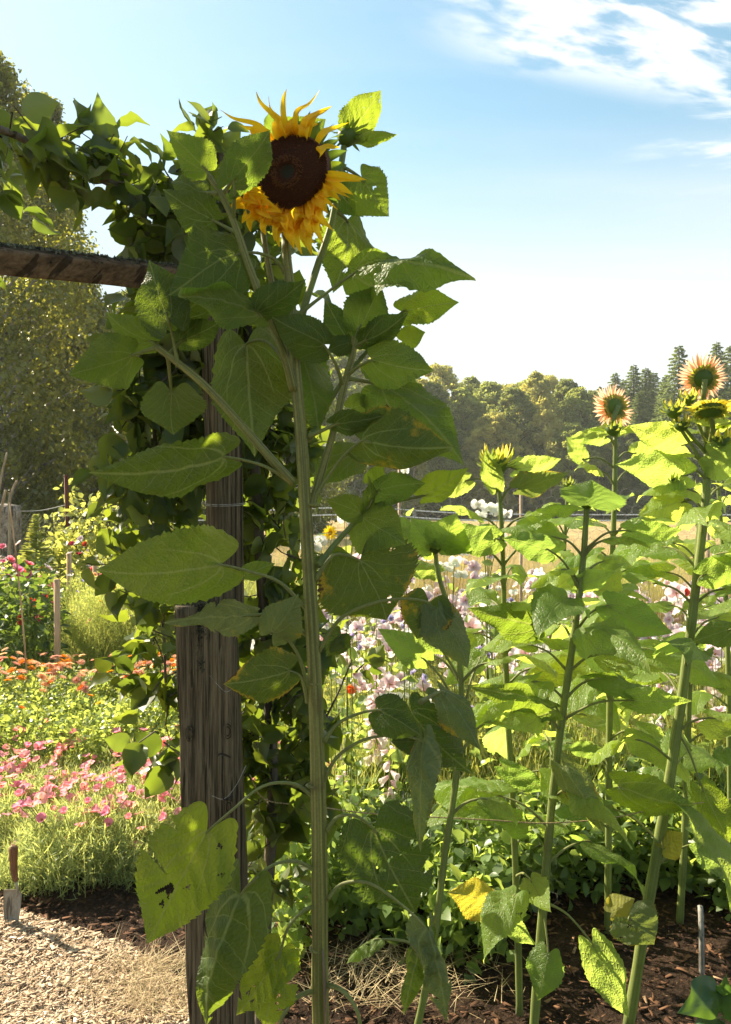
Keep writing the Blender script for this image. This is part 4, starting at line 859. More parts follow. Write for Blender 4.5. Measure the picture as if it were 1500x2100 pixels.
# ------------------------------------------------------------------ climbing tree on the arbour
MT['apple'] = leafmat('climber leaf', (0.046, 0.072, 0.020), (0.15, 0.17, 0.09), (0.24, 0.34, 0.03), .46, .42, False, 0, .7)
MT['apple2'] = leafmat('shaded climber leaf', (0.022, 0.048, 0.014), (0.07, 0.095, 0.045), (0.09, 0.19, 0.012), .40, .42, False, 0, .7)
def build_climber(name, label, blobs, trunks, seed, base, size=(.038, .082), sparse=()):
    r = np.random.default_rng(seed); root = thing(name, base, label, 'fruit tree')
    for i, (pts, r0, r1) in enumerate(trunks):
        V, Fc, UV = tube(catmull(pts, 6), (r0, r1) if True else 0, 10); mk('trunk' if i == 0 else 'branch', V, Fc, MT['bark'], root)
    pts = []; dr = []; nm = []; sz = []; g = Geo()
    for (c, rx, ry, rz, n) in blobs:
        k = max(3, n // 5)
        for _ in range(k):                                   # short twigs carrying a spray of leaves
            o = r.normal(0, .5, 3); o = o / max(1, np.linalg.norm(o)) * np.array([rx, ry, rz]); p0 = np.array(c) + o; d = rdir(r, 1, .2)[0]; d = d + o / (np.linalg.norm(o) + 1e-6) * .7; d /= np.linalg.norm(d)
            Lt = r.uniform(.05, .12); tip = p0 + d * Lt; V, Fc, UV = tube([Vector(p0), Vector((p0 + tip) / 2 + r.normal(0, .006, 3)), Vector(tip)], (.0022, .001), 4, cap=False); g.add(V, Fc, UV, .5)
            for j in range(5):
                q = p0 + d * Lt * (j + .5) / 5; dd = rdir(r, 1, -.35)[0] * .9 + d * .5; pts.append(q + dd * .012); dr.append(dd); nn = rdir(r, 1, .7)[0]; nn[1] -= .35; nm.append(nn); sz.append(r.uniform(*size) * (1 if r.random() < .85 else .6))
    tw = g.build('twigs', MT['bark'], root); fo = leafcloud('foliage', [MT['apple'], MT['bark']], pts, dr, nm, sz, r, root, 'leaf')
    import bmesh
    bm = bmesh.new(); bm.from_mesh(tw.data)
    for f_ in bm.faces: f_.material_index = 1
    bm.from_mesh(fo.data); bm.to_mesh(fo.data); bm.free(); bpy.data.objects.remove(tw)
    return root
def B_(px, py, d, rpx, rpy, n, ry=.10): return (P(px, py, d), rpx / F * d, ry, rpy / F * d, n)
trunk = [P(520, 2400, 2.0), P(545, 1900, 2.0), P(560, 1600, 1.98), P(540, 1250, 1.97), P(520, 900, 1.95), P(500, 620, 1.92), P(420, 480, 1.85), P(300, 410, 1.75), P(150, 340, 1.62), P(0, 265, 1.48), P(-200, 230, 1.4)]
BL = [B_(15, 235, 1.5, 42, 30, 9, .05), B_(45, 300, 1.55, 60, 30, 30, .06), B_(135, 335, 1.6, 60, 30, 28), B_(150, 405, 1.62, 26, 36, 8, .05), B_(220, 365, 1.68, 55, 28, 28), B_(295, 372, 1.72, 60, 35, 40), B_(345, 440, 1.75, 60, 38, 42), B_(400, 400, 1.78, 50, 45, 56),
      B_(300, 450, 1.78, 45, 40, 26, .05), B_(300, 510, 1.8, 30, 30, 12, .04), B_(415, 480, 1.85, 90, 60, 120), B_(480, 430, 1.9, 70, 80, 100), B_(530, 520, 1.95, 60, 60, 60), B_(410, 290, 1.75, 20, 25, 7, .04),
      B_(350, 660, 1.92, 85, 60, 90), B_(330, 760, 1.93, 80, 70, 120), B_(300, 850, 1.93, 55, 70, 90), B_(350, 940, 1.93, 60, 60, 70), B_(310, 1040, 1.92, 60, 60, 90), B_(350, 1120, 1.94, 50, 60, 60), B_(300, 1200, 1.9, 45, 45, 30, .05), B_(335, 1300, 1.92, 35, 60, 55), B_(335, 1400, 1.92, 40, 50, 60), B_(345, 1490, 1.93, 28, 40, 25),
      B_(520, 640, 1.98, 60, 60, 90), B_(550, 740, 2.0, 75, 70, 120), B_(540, 860, 2.02, 70, 80, 130), B_(540, 980, 2.02, 65, 70, 110), B_(545, 1090, 2.02, 70, 60, 100), B_(560, 1190, 2.04, 60, 60, 80), B_(560, 1320, 2.04, 80, 70, 120), B_(560, 1430, 2.05, 90, 70, 150), B_(570, 1530, 2.05, 90, 60, 130), B_(560, 1620, 2.05, 70, 60, 80), B_(560, 1720, 2.05, 60, 60, 45), B_(560, 1850, 2.05, 50, 80, 30),
      B_(430, 800, 2.02, 60, 120, 130), B_(430, 1000, 2.02, 50, 120, 110), B_(690, 1600, 2.1, 60, 40, 26, .08), B_(700, 1380, 2.1, 40, 60, 16, .06)]
build_climber('climbing_apple', 'leafy apple tree trained up the post and out along the crossbeam', BL,
  [(trunk, .017, .006), ([P(545, 1700, 2.0), P(600, 1600, 2.06), P(680, 1450, 2.1), P(720, 1360, 2.12)], .005, .002), ([P(500, 640, 1.92), P(380, 700, 1.92), P(320, 850, 1.92), P(330, 1100, 1.92), P(340, 1400, 1.92)], .008, .003),
   ([P(420, 480, 1.85), P(438, 400, 1.8), P(440, 300, 1.76)], .006, .004)], 21, (trunk[0].x, trunk[0].y, 0))
# unseen climber added left of the frame, shaped to shade the tall sunflower
BL2 = [((-1.42, 2.05, 2.15), .22, .45, .40, 420), ((-1.40, 1.75, 2.55), .22, .45, .35, 400), ((-1.35, 2.35, 2.50), .20, .35, .35, 360), ((-1.45, 2.1, 2.9), .25, .6, .30, 380), ((-1.40, 2.0, 1.85), .18, .45, .15, 160)]
build_climber('climbing_apple', 'unseen apple climber added left of the frame to shade the tall sunflower', BL2, [([Vector((-1.75, 1.9, 0)), Vector((-1.72, 1.95, .9)), Vector((-1.55, 2.0, 1.6)), Vector((-1.42, 2.05, 2.2)), Vector((-1.35, 2.1, 2.8))], .03, .012)], 22, (-1.75, 1.9, 0), (.06, .10))

# ------------------------------------------------------------------ trees
MT['birchleaf'] = leafmat('birch leaf', (0.095, 0.112, 0.022), (0.11, 0.125, 0.04), (0.40, 0.43, 0.045), .44, .36, False, 0, .8, spec=.6)
MT['oakleaf'] = leafmat('forest leaf', (0.17, 0.21, 0.06), (0.18, 0.21, 0.065), (0.46, 0.54, 0.11), .47, .55, False, 0, .8)
MT['oliveleaf'] = leafmat('olive forest leaf', (0.25, 0.255, 0.085), (0.25, 0.255, 0.085), (0.60, 0.60, 0.15), .47, .55, False, 0, .7)
MT['darkleaf'] = leafmat('dark forest leaf', (0.11, 0.14, 0.045), (0.12, 0.145, 0.05), (0.32, 0.38, 0.07), .42, .55, False, 0, .8)
MT['needle'] = leafmat('spruce needles', (0.095, 0.135, 0.055), (0.10, 0.135, 0.055), (0.26, 0.34, 0.10), .38, .6, False, 0, .8)
MT['bush'] = leafmat('bramble leaf', (.17, .20, .05), (.19, .22, .07), (.52, .58, .12), .5, .42, False, 0, .7, spec=.5)
def tree(name, loc, h, cr, label, seed, mat='oakleaf', n=9000, ls=.28, base=.12, shape='oval', bark='bark', nclump=60, droop=0.0, group='trees of the wood beyond the field', tmpl='dia', cl=.28):
    r = np.random.default_rng(seed); root = thing(name, loc, label, 'tree', group); L0 = np.array(loc)
    bend = r.normal(0, .02 * h, 2)
    tp = [Vector(loc) + Vector((bend[0] * (s ** 2), bend[1] * s, h * s)) for s in (0, .2, .4, .6, .8, .95)]
    V, Fc, UV = tube(catmull(tp, 4), (h * .016 + .03, h * .003), 10); mk('trunk', V, Fc, MT[bark], root)
    cs = []; g = Geo()
    for i in range(nclump):
        s = base + (1 - base) * (i + r.random()) / nclump; q = (s - base) / (1 - base)
        if shape == 'oval': w = math.sin(math.pi * min(1, .12 + .86 * q)) ** .7
        elif shape == 'birch': w = (math.sin(math.pi * (.1 + .88 * q ** .8)) ** .8)
        else: w = (1 - q) ** .8 + .04
        a = i * 2.4 + r.uniform(-.5, .5); rr = cr * w * r.uniform(.45, 1.0); c = L0 + np.array([math.cos(a) * rr + bend[0] * s * s, math.sin(a) * rr + bend[1] * s, h * s])
        cs.append((c, cr * cl * r.uniform(.6, 1.2) * (.45 + .55 * w), r.random()))
        if i % 2 == 0:
            st = np.array(tp[0]) + np.array([bend[0] * s * s, bend[1] * s, h * max(.05, s - .14)]); V, Fc, UV = tube([Vector(st), Vector((st + c) / 2 + np.array([0, 0, .02 * h])), Vector(c)], (h * .004, h * .001), 5, cap=False); g.add(V, Fc, UV)
    g.build('limbs', MT[bark], root)
    k = n // nclump; P_ = []; D = []; Nn = []; S = []; R_ = []
    for c, cr_, rv in cs:
        o = r.normal(0, 1, (k, 3)); o /= np.linalg.norm(o, axis=1)[:, None]; q = r.random((k, 1)) ** .35; o2 = o * q * cr_ * np.array([1, 1, .75])
        if droop: o2[:, 2] -= droop * cr_ * r.random(k) ** 2 * 2.2
        P_.append(c + o2); D.append(o * .6 + r.normal(0, .7, (k, 3)) + np.array([0, 0, -droop])); Nn.append(o + r.normal(0, .5, (k, 3)) + np.array([0, 0, .5])); S.append(ls * r.uniform(.6, 1.3, k)); R_.append(np.clip(rv * .6 + r.random(k) * .4, 0, 1))
    leafcloud('crown', MT[mat], np.concatenate(P_), np.concatenate(D), np.concatenate(Nn), np.concatenate(S), r, root, tmpl, rnd=np.concatenate(R_))
    return root
def spruce(loc, h, cr, label, seed, group='spruces at the right end of the wood', name='spruce_tree', n=26000, ls=.34):
    r = np.random.default_rng(seed); root = thing(name, loc, label, 'tree', group); L0 = np.array(loc)
    V, Fc, UV = tube([Vector(loc) + Vector((0, 0, h * s)) for s in (0, .3, .6, .9, 1)], (h * .015, h * .0006), 8); mk('trunk', V, Fc, MT['bark'], root)
    P_ = []; D = []; Nn = []; S = []; R_ = []; nb = 210; g = Geo()
    for i in range(nb):
        q = (i / nb) ** .95; s = .06 + .93 * q; a = i * 2.4; Lb = cr * (1 - q) ** .75 * r.uniform(.7, 1.15) + .12; k = max(8, int(n / nb * (1.3 - q)))
        u = r.random(k) ** .8; drp = -.28 * u ** 1.3 * Lb + .10 * Lb * u ** 3; dv = np.array([math.cos(a), math.sin(a), 0])
        side = np.array([-dv[1], dv[0], 0]); off = r.normal(0, 1, k) * .26 * Lb * (1.15 - u)
        p = L0 + np.array([0, 0, h * s]) + dv * (u * Lb)[:, None] + side * off[:, None] + np.stack([0 * u, 0 * u, drp - abs(off) * .25 - r.random(k) * .10 * Lb], 1)
        P_.append(p); D.append(dv + side * (np.sign(off) * .8)[:, None] + r.normal(0, .3, (k, 3)) + np.array([0, 0, -.25])); Nn.append(r.normal(0, .4, (k, 3)) + np.array([0, 0, 1])); S.append(ls * r.uniform(.5, 1.1, k) * (.5 + .5 * (1 - q))); R_.append(np.full(k, .3 + .5 * r.random()))
    leafcloud('crown', MT['needle'], np.concatenate(P_), np.concatenate(D), np.concatenate(Nn), np.concatenate(S), r, root, 'dia', rnd=np.concatenate(R_))
    return root
def place(proto, loc, sc, rz, label):
    c = copy_tree(proto); c.location = loc; c.scale = (sc[0], sc[0], sc[1]); c.rotation_euler = (0, 0, rz); c['label'] = label; return c
def build_wood():
    def at(px, d): return ((px - CX) / F * d, d, 0)
    def hh(py, d): return EYE + (HY - py) / F * d
    g_ = 'trees of the wood beyond the field'
    pro = [tree('broadleaf_tree', at(905, 62), hh(752, 62), 3.4, 'olive round crowned tree right beside the big leaves of the foreground sunflower', 31, 'oliveleaf', 26000, .19, .08, 'oval', 'bark', 120, .05, 'trees of the wood beyond the field', 'dia', .21),
           tree('broadleaf_tree', at(1000, 64), hh(786, 64), 2.8, 'mid green tree left of the pale domed one in the far wood', 32, 'oakleaf', 26000, .19, .08, 'oval', 'bark', 120, .05, 'trees of the wood beyond the field', 'dia', .21),
           tree('broadleaf_tree', at(1098, 60), hh(768, 60), 2.7, 'pale domed tree standing above its neighbours in the middle of the far wood', 33, 'oliveleaf', 24000, .19, .15, 'birch', 'bark', 110, .05, 'trees of the wood beyond the field', 'dia', .21),
           tree('broadleaf_tree', at(1160, 63), hh(783, 63), 2.8, 'dark green tree with an uneven top left of the peach flower', 34, 'darkleaf', 26000, .19, .08, 'oval', 'bark', 120, .05, 'trees of the wood beyond the field', 'dia', .21),
           tree('weeping_birch', at(1120, 56), hh(822, 56), 1.7, 'small yellow brown birch in front of the dark far trees', 35, 'oliveleaf', 9000, .20, .1, 'birch', 'birch', 50, .4)]
    sp = [spruce(at(1393, 52), hh(705, 52), 3.2, 'tallest full spruce between the two peach flowers', 41), spruce(at(1300, 60), hh(745, 60), 2.7, 'slim spruce above the left peach flower', 42),
          spruce(at(1470, 54), hh(698, 54), 2.8, 'spruce at the top right edge behind the upper peach flower', 43)]
    lst = [(0, 655, 64, 735), (1, 700, 60, 722), (3, 745, 66, 705), (0, 790, 60, 730), (1, 850, 64, 770), (3, 880, 58, 790), (1, 945, 60, 800), (3, 965, 66, 778), (0, 1040, 66, 792), (3, 1050, 58, 800), (1, 1070, 68, 785), (0, 1130, 68, 775), (1, 1190, 60, 800), (3, 1215, 66, 806), (0, 1015, 56, 850), (3, 900, 56, 860), (1, 1170, 55, 870), (0, 1225, 58, 880), (3, 1290, 56, 880), (4, 990, 56, 860), (4, 850, 55, 850), (1, 1430, 56, 860), (0, 1500, 56, 850), (3, 1540, 60, 800),
           (3, 600, 62, 740), (0, 560, 60, 760), (1, 500, 64, 740), (3, 440, 60, 760), (0, 380, 62, 740), (1, 320, 58, 760), (3, 1620, 62, 760), (0, 220, 70, 700)]
    words = ['olive green tree', 'mid green tree', 'pale domed tree', 'dark leafy tree', 'small yellow brown birch']
    place_w = lambda px: 'behind the foreground sunflower' if px < 640 else 'left of the open sky' if px < 860 else 'beside the tall sunflower leaves' if px < 960 else 'left of the pale domed tree' if px < 1070 else 'right of the pale domed tree' if px < 1200 else 'below the spruces' if px < 1450 else 'at the right edge'
    used = {}
    for i, (k, px, d, top) in enumerate(lst):
        h0 = {0: hh(752, 62), 1: hh(786, 64), 2: hh(768, 60), 3: hh(783, 63), 4: hh(822, 56)}[k]; s = hh(top, d) / h0
        lb = f"{words[k]} in the far wood {place_w(px)}, " + ('front row' if d < 59 else 'back row' if d > 63 else 'middle row')
        place(pro[k], at(px, d), (s * RNG.uniform(.95, 1.25), s), RNG.uniform(0, 6.28), lb)
    for i, (k, px, d, top) in enumerate([(1, 1262, 60, 762), (1, 1325, 62, 752), (0, 1340, 66, 760), (2, 1365, 64, 768), (1, 1280, 66, 775), (2, 1430, 60, 742), (0, 1500, 58, 705), (1, 1232, 64, 790), (1, 1550, 60, 700), (2, 1311, 56, 800), (1, 1355, 56, 810)]):
        h0 = [hh(705, 52), hh(745, 60), hh(698, 54)][k]; s = hh(top, d) / h0
        place(sp[k], at(px, d), (s * RNG.uniform(.9, 1.2), s), RNG.uniform(0, 6), 'narrow spruce in the group ' + ['left of the left peach flower', 'above the left peach flower', 'between the two peach flowers', 'behind the tallest spruce', 'behind the left peach flower', 'left of the upper peach flower', 'at the right edge', 'where the spruces begin', 'beyond the right edge', 'low beside the left peach flower', 'low below the tallest spruce'][i])
    # near trees on the left
    tree('birch_tree', at(-5, 15), hh(120, 15), 2.1, 'tall glittering birch filling the left edge above the beam', 61, 'birchleaf', 60000, .085, .02, 'birch', 'birch', 170, .5, 'big trees behind the left garden', 'mid', .30)
    tree('birch_tree', at(55, 18), hh(195, 18), 1.45, 'tall birch whose top shows right of the leftmost birch, above the vine', 68, 'birchleaf', 42000, .085, .02, 'birch', 'birch', 140, .5, 'big trees behind the left garden', 'mid', .30)
    tree('birch_tree', at(170, 17), hh(545, 17), 1.25, 'lower birch with sunlit right side, under the beam beside the post', 62, 'birchleaf', 38000, .085, .0, 'oval', 'birch', 120, .4, 'big trees behind the left garden', 'mid', .34)
    tree('broadleaf_tree', at(265, 27), hh(585, 27), 1.8, 'darker tree between the low birch and the arbour post', 63, 'darkleaf', 20000, .14, .0, 'oval', 'bark', 80, .1, 'big trees behind the left garden', 'dia', .34)
    tree('broadleaf_tree', at(40, 19), hh(640, 19), 2.2, 'dark shadowy tree low behind the granite post', 64, 'darkleaf', 30000, .10, .0, 'oval', 'bark', 110, .1, 'big trees behind the left garden', 'dia', .34)
    tree('broadleaf_tree', at(-330, 16), hh(300, 16), 2.6, 'tree just beyond the left edge of the picture', 65, 'darkleaf', 14000, .16, .0, 'oval', 'bark', 80, .1, 'big trees behind the left garden', 'dia', .34)
    tree('broadleaf_tree', at(420, 30), hh(740, 30), 2.2, 'dark tree hidden behind the arbour post', 66, 'darkleaf', 14000, .16, .0, 'oval', 'bark', 70, .1, 'big trees behind the left garden', 'dia', .34)
    tree('broadleaf_tree', at(620, 34), hh(790, 34), 2.4, 'dark tree low behind the stem of the tall sunflower', 67, 'darkleaf', 14000, .16, .0, 'oval', 'bark', 70, .1, 'big trees behind the left garden', 'dia', .34)
build_wood()
def build_undergrowth():
    r = np.random.default_rng(77); n = 60000; px = r.uniform(150, 1640, n); d = r.uniform(62, 72, n); x = (px - CX) / F * d
    top = np.array([2.6 + 1.8 * mnoise.noise(Vector((a * .25, 0, 0))) + .8 * mnoise.noise(Vector((a * 1.1, 3, 0))) for a in x]); z = top * r.random(n) ** .8
    leafcloud('undergrowth', MT['darkleaf'], np.stack([x, d, z], 1), rdir(r, n), rdir(r, n, .6), r.uniform(.2, .42, n), r, None, 'dia', kind='stuff')
build_undergrowth()
def shrub(name, loc, h, r0, label, seed, mat, n, ls, group=None, tmpl='mid', cat='bush', nc=26):
    r = np.random.default_rng(seed); root = thing(name, loc, label, cat, group); L0 = np.array(loc); P_ = []; D = []; Nn = []; S = []; g = Geo(); R_ = []
    for i in range(nc):
        a = r.uniform(0, 6.28); q = r.random() ** .5; c = L0 + np.array([math.cos(a) * r0 * q, math.sin(a) * r0 * q, h * r.uniform(.25, 1) * (1 - .45 * q * q)]); V, Fc, UV = tube([Vector(loc) + Vector((0, 0, 0)), Vector((L0 + c) / 2 + np.array([0, 0, h * .15])), Vector(c + np.array([0, 0, h * .06]))], (.008, .003), 4, cap=False); g.add(V, Fc, UV)
        k = n // nc; o = r.normal(0, 1, (k, 3)); o /= np.linalg.norm(o, axis=1)[:, None]; o2 = o * (r.random((k, 1)) ** .4) * r0 * .36; P_.append(c + o2); D.append(o + r.normal(0, .6, (k, 3))); Nn.append(o + r.normal(0, .4, (k, 3)) + np.array([0, 0, .6])); S.append(ls * r.uniform(.6, 1.3, k)); R_.append(np.clip(r.random() * .5 + r.random(k) * .5, 0, 1))
    g.build('stems', MT['bark'], root)
    P_ = np.concatenate(P_); P_[:, 2] = np.maximum(P_[:, 2], .03)
    leafcloud('foliage', MT[mat], P_, np.concatenate(D), np.concatenate(Nn), np.concatenate(S), r, root, tmpl, rnd=np.concatenate(R_)); return root
bg_ = 'bushes along the left fence'
shrub('bramble_bush', P(200, 1020, 8.8) - Vector((0, 0, EYE)), 1.50, .62, 'bright yellow green bramble bush right of the rusty post', 71, 'bush', 2600, .075, bg_)
shrub('bramble_bush', P(285, 1020, 8.4) - Vector((0, 0, EYE)), 1.35, .6, 'bramble bush half behind the climber, right of the first bush', 72, 'bush', 2200, .075, bg_)
shrub('bramble_bush', P(150, 1020, 9.4) - Vector((0, 0, EYE)), 1.68, .30, 'thin light sprig rising behind the rusty post', 73, 'bush', 500, .075, bg_)

# ------------------------------------------------------------------ fences, posts, canes, tool
def polytube(name, runs, r, mat, parent=None, seg=5, loc=None):
    g = Geo()
    for pts in runs: V, Fc, UV = tube(pts, r, seg, cap=False); g.add(V, Fc, UV)
    return g.build(name, mat, parent, loc=loc)
def build_left_fence():
    d = 9.2; root = thing('wire_fence', P(80, 1280, d) * 1.0, 'sagging diamond wire fence between the granite post and the rusty post', 'fence'); root.location.z = 0; root['_o'] = list(root.location)
    A = P(35, 1049, d); M_ = P(85, 1047, d); Bq = P(135, 1036, d); polytube('top_wire', [catmull([A, M_, Bq], 6)], .006, MT['wire'], root)
    runs = []
    for k in range(-14, 30):
        for sg in (1, -1):
            x0 = 35 + k * 9; pts = []
            for i in range(12):
                y = 1052 + i * 10; x = x0 + sg * i * 8
                if 36 < x < 150: pts.append(P(x, y + 2, d))
            if len(pts) > 1: runs.append(pts)
    polytube('wire_mesh', runs, .0016, MT['wire'], root, 4)
    b = P(143, 1180, d); rp = thing('iron_post', (b.x, b.y, 0), 'rusty red iron fence post leaning slightly left', 'post')
    V, Fc, UV = tube([Vector((b.x, b.y, -.1)), P(140, 1100, d), P(136, 976, d)], .023, 24, lambda a, s: 1 / max(abs(math.cos(a)), abs(math.sin(a))) ** .9, (0.5, -1, 0)); mk('post', V, Fc, MT['rust'], rp); 
    V, Fc, UV = tube([P(136, 978, d), P(136, 974, d)], .027, 16); mk('cap', V, Fc, MT['rust'], rp)
    polytube('top_wire', [catmull([P(140, 1034, d), P(190, 1048, d), P(260, 1042, d)], 6)], .006, MT['wire'], root)
    # granite post
    c = P(12, 1200, 9.0); gr = thing('granite_post', (c.x, c.y, 0), 'squat rough granite gate post at the left edge', 'post')
    V = []; Fc = []; n = 14; m = 28
    for i in range(n + 1):
        z = -.05 + 1.45 * i / n; 
        for k in range(m):
            a = 2 * math.pi * k / m; q = .145 / max(abs(math.cos(a)), abs(math.sin(a))) ** .85; q *= 1 + .09 * mnoise.noise(Vector((math.cos(a) * 2, math.sin(a) * 2, z * 3))) + .05 * mnoise.noise(Vector((math.cos(a) * 7, math.sin(a) * 7, z * 9)))
            V.append((c.x + math.cos(a) * q, c.y + math.sin(a) * q, z + (.03 * mnoise.noise(Vector((math.cos(a) * 2, math.sin(a) * 2, 5))) if i == n else 0)))
    Fc = [(i * m + k, i * m + (k + 1) % m, (i + 1) * m + (k + 1) % m, (i + 1) * m + k) for i in range(n) for k in range(m)]; V.append((c.x, c.y, 1.43)); Fc += [(n * m + k, n * m + (k + 1) % m, (n + 1) * m) for k in range(m)]
    mk('stone', V, Fc, MT['granite'], gr)
    for i, (pts, rr, lb) in enumerate([([(20, 1040), (24, 1010), (35, 986)], .018, 'short bent bare stick behind the granite post'), ([(-2, 1075), (4, 1040), (12, 1005)], .02, 'straight bare stick left of the granite post'), ([(-6, 1060), (2, 985), (15, 928)], .014, 'longest bare stick at the left edge, reaching above the granite post')]):
        W = [P(x, y, 8.4) for x, y in pts]; b0 = (W[0].x, W[0].y, 0); q = thing('bare_stick', b0, lb, 'stick', 'bare sticks by the granite post'); V, Fc, UV = tube(catmull([Vector(b0)] + W, 5), (rr, rr * .7), 8); mk('stick', V, Fc, MT['cane'], q)
    for i, (x, y0, y1, d_, w, lb) in enumerate([(117, 1188, 1370, 5.5, 10, 'orange brown flat plant stake in front of the mallows'), (142, 1135, 1170, 7.4, 8, 'short pale stake top below the rusty post'), (195, 1142, 1175, 7.2, 8, 'short pale stake top right of the iron post')]):
        t0 = P(x, y0, d_); b0 = (t0.x + .005, t0.y, 0); q = thing('wooden_stake', b0, lb, 'stake', 'wooden stakes in the flower beds'); W_ = w / F * d_ / 2
        V, Fc, UV = tube([Vector((b0[0], b0[1], -.05)), Vector((b0[0], b0[1], .3)), t0], W_, 16, lambda a, s: 1 / max(abs(math.cos(a)), abs(math.sin(a))) ** .93, (0, -1, 0)); mk('stake', V, Fc, MT['stake'], q)
    a = P(54, 1365, 5.0); q = thing('cane', (a.x, a.y, 0), 'long thin bamboo cane leaning among the mallows on the left', 'cane'); V, Fc, UV = tube(catmull([Vector((a.x + .02, a.y, 0)), a, P(40, 1200, 5.0), P(20, 1030, 5.0)], 6), (.007, .004), 8); mk('cane', V, Fc, MT['stake'], q)
build_left_fence()
def build_wires():
    d = 5.6; root = thing('chicken_wire_fence', (.9, d, 0), 'hexagonal chicken wire fence with white cords behind the sunflowers', 'fence'); runs = []; hx = .085
    r = random.Random(3); x0, x1 = P(500, 0, d).x, P(1560, 0, d).x; nx = int((x1 - x0) / hx); zt = 1.5 + (HY - 950) / F * d
    jig = lambda x, z: Vector((x + .02 * mnoise.noise(Vector((x * 4, z * 4, 0))), d + .05 * mnoise.noise(Vector((x * 2, z * 2, 7))), z + .03 * mnoise.noise(Vector((x * 3, z * 3, 3)))))
    z = .2; row = 0
    while z < zt - .05 * 1:
        pts = []
        for i in range(nx * 2):
            x = x0 + i * hx / 2; up = (i + row) % 2; top = zt - .08 - .10 * (x - x0) / (x1 - x0)
            if z < top: pts.append(jig(x, z + (hx * .28 if up else 0)))
            if up and z + hx * .28 < top - .03: runs.append([jig(x, z + hx * .28), jig(x, z + hx * .72)])
        if len(pts) > 2: runs.append(pts)
        z += hx * .72; row += 1
    polytube('wire_mesh', runs, .0010, MT['wire'], root, 4)
    for (y0, y1, ym) in ((1052, 1048, 1042), (1060, 1058, 1056)):
        polytube('cord', [catmull([P(400, y0 + 8, d), P(560, ym + 4, d), P(760, ym, d), P(1000, ym + 12, d), P(1500, y1 + 8, d)], 8)], .005, MT['rope'], root, 6)
    for i, x in enumerate((820, 1070, 1455)):
        t = P(x, 955 if i < 1 else 985, d); V, Fc, UV = tube([Vector((t.x, t.y + .02, 0)), Vector((t.x, t.y + .02, .8)), Vector((t.x, t.y + .02, t.z))], .012, 8); mk('cane_post', V, Fc, MT['cane'], root)
    d = 2.75; root = thing('netting_roll', (.25, d, 0), 'low crumpled length of chicken wire lying along the bed behind the tall sunflower', 'wire netting'); runs = []
    x0, x1 = P(690, 0, d).x, P(1180, 0, d).x; hx = .05; z = .02; row = 0
    jig = lambda x, z: Vector((x + .02 * mnoise.noise(Vector((x * 9, z * 9, 0))), d + z * .5 + .07 * mnoise.noise(Vector((x * 5, z * 5, 7))), z + .04 * mnoise.noise(Vector((x * 5, z * 3, 3))) + .02))
    while z < .36:
        pts = []
        for i in range(int((x1 - x0) / hx * 2)):
            x = x0 + i * hx / 2; up = (i + row) % 2; pts.append(jig(x, z + (hx * .28 if up else 0)))
            if up: runs.append([jig(x, z + hx * .28), jig(x, z + hx * .72)])
        runs.append(pts); z += hx * .72; row += 1
    polytube('wire_mesh', runs, .0006, MT['wire'], root, 4)
    tw = catmull([P(512, 1588, 1.86), P(545, 1640, 1.9), P(640, 1652, 1.93), P(760, 1668, 1.97), P(1010, 1682, 2.05), P(1120, 1688, 2.09), P(1250, 1678, 2.12), P(1370, 1655, 2.14), P(1560, 1632, 2.2)], 6)
    V, Fc, UV = tube(tw, .0016, 7); g = Geo(); g.add(V, Fc, UV)
    o = g.build('twine', MT['twine'], None); tag(o, 'jute twine stretched from the post past every sunflower stem', 'twine')
build_wires()
def build_trowel():
    d = 2.72; f = P(30, 1872, d); root = thing('trowel', (f.x, f.y, .03), 'garden trowel with a worn wooden handle stuck upright in the soil at the path edge', 'trowel')
    V, Fc, UV = tube(catmull([P(34, 1806, d), P(31, 1797, d), P(29, 1782, d), P(28, 1762, d), P(28, 1745, d), P(28.5, 1737, d), P(29, 1735, d)], 4), [.009] * 4 + [.011] * 4 + [.0125] * 4 + [.0145] * 4 + [.0150] * 4 + [.011] * 4 + [.003], 16); mk('handle', V, Fc, MT['handle'], root)
    V, Fc, UV = tube(catmull([P(34, 1808, d), P(35, 1818, d - .008), P(36, 1828, d - .004), P(34, 1842, d)], 5), .0045, 8); mk('shank', V, Fc, MT['steel'], root)
    V = []; n = 9; m = 9
    for layer in (0, .0016):
        for i in range(m):
            t = i / (m - 1)
            for k in range(n):
                s = -1 + 2 * k / (n - 1); wv = 19.5 - 4.5 * t ** 2; x = 31 + s * wv - 3 * t; y = 1824 + t * 62 + 3 * s; p = P(x, y, d); V.append((p.x, p.y - .012 * s * s - layer + .010 * (1 if s > .55 else 0) * (s - .55) * -2, p.z))
    N_ = n * m; Fc = [(i * n + k, i * n + k + 1, (i + 1) * n + k + 1, (i + 1) * n + k) for i in range(m - 1) for k in range(n - 1)]; Fc += [tuple(N_ + q for q in reversed(f_)) for f_ in Fc]
    rim = [k for k in range(n)] + [i * n + n - 1 for i in range(1, m)] + [(m - 1) * n + k for k in range(n - 2, -1, -1)] + [i * n for i in range(m - 2, 0, -1)]
    Fc += [(rim[i], rim[(i + 1) % len(rim)], N_ + rim[(i + 1) % len(rim)], N_ + rim[i]) for i in range(len(rim))]
    mk('blade', V, Fc, MT['steel'], root)
    a = P(1440, 1988, 2.45); a = G(1440, 1992); o = thing('water_pipe', (a.x, a.y, 0), 'grey plastic pipe end standing out of the soil at the lower right', 'pipe'); V, Fc, UV = tube(catmull([Vector((a.x, a.y, -.02)), P(1439, 1930, a.y), P(1438, 1880, a.y + .02), P(1436, 1858, a.y + .04)], 5), .0085, 12); mk('pipe', V, Fc, MT['pipe'], o)
build_trowel()

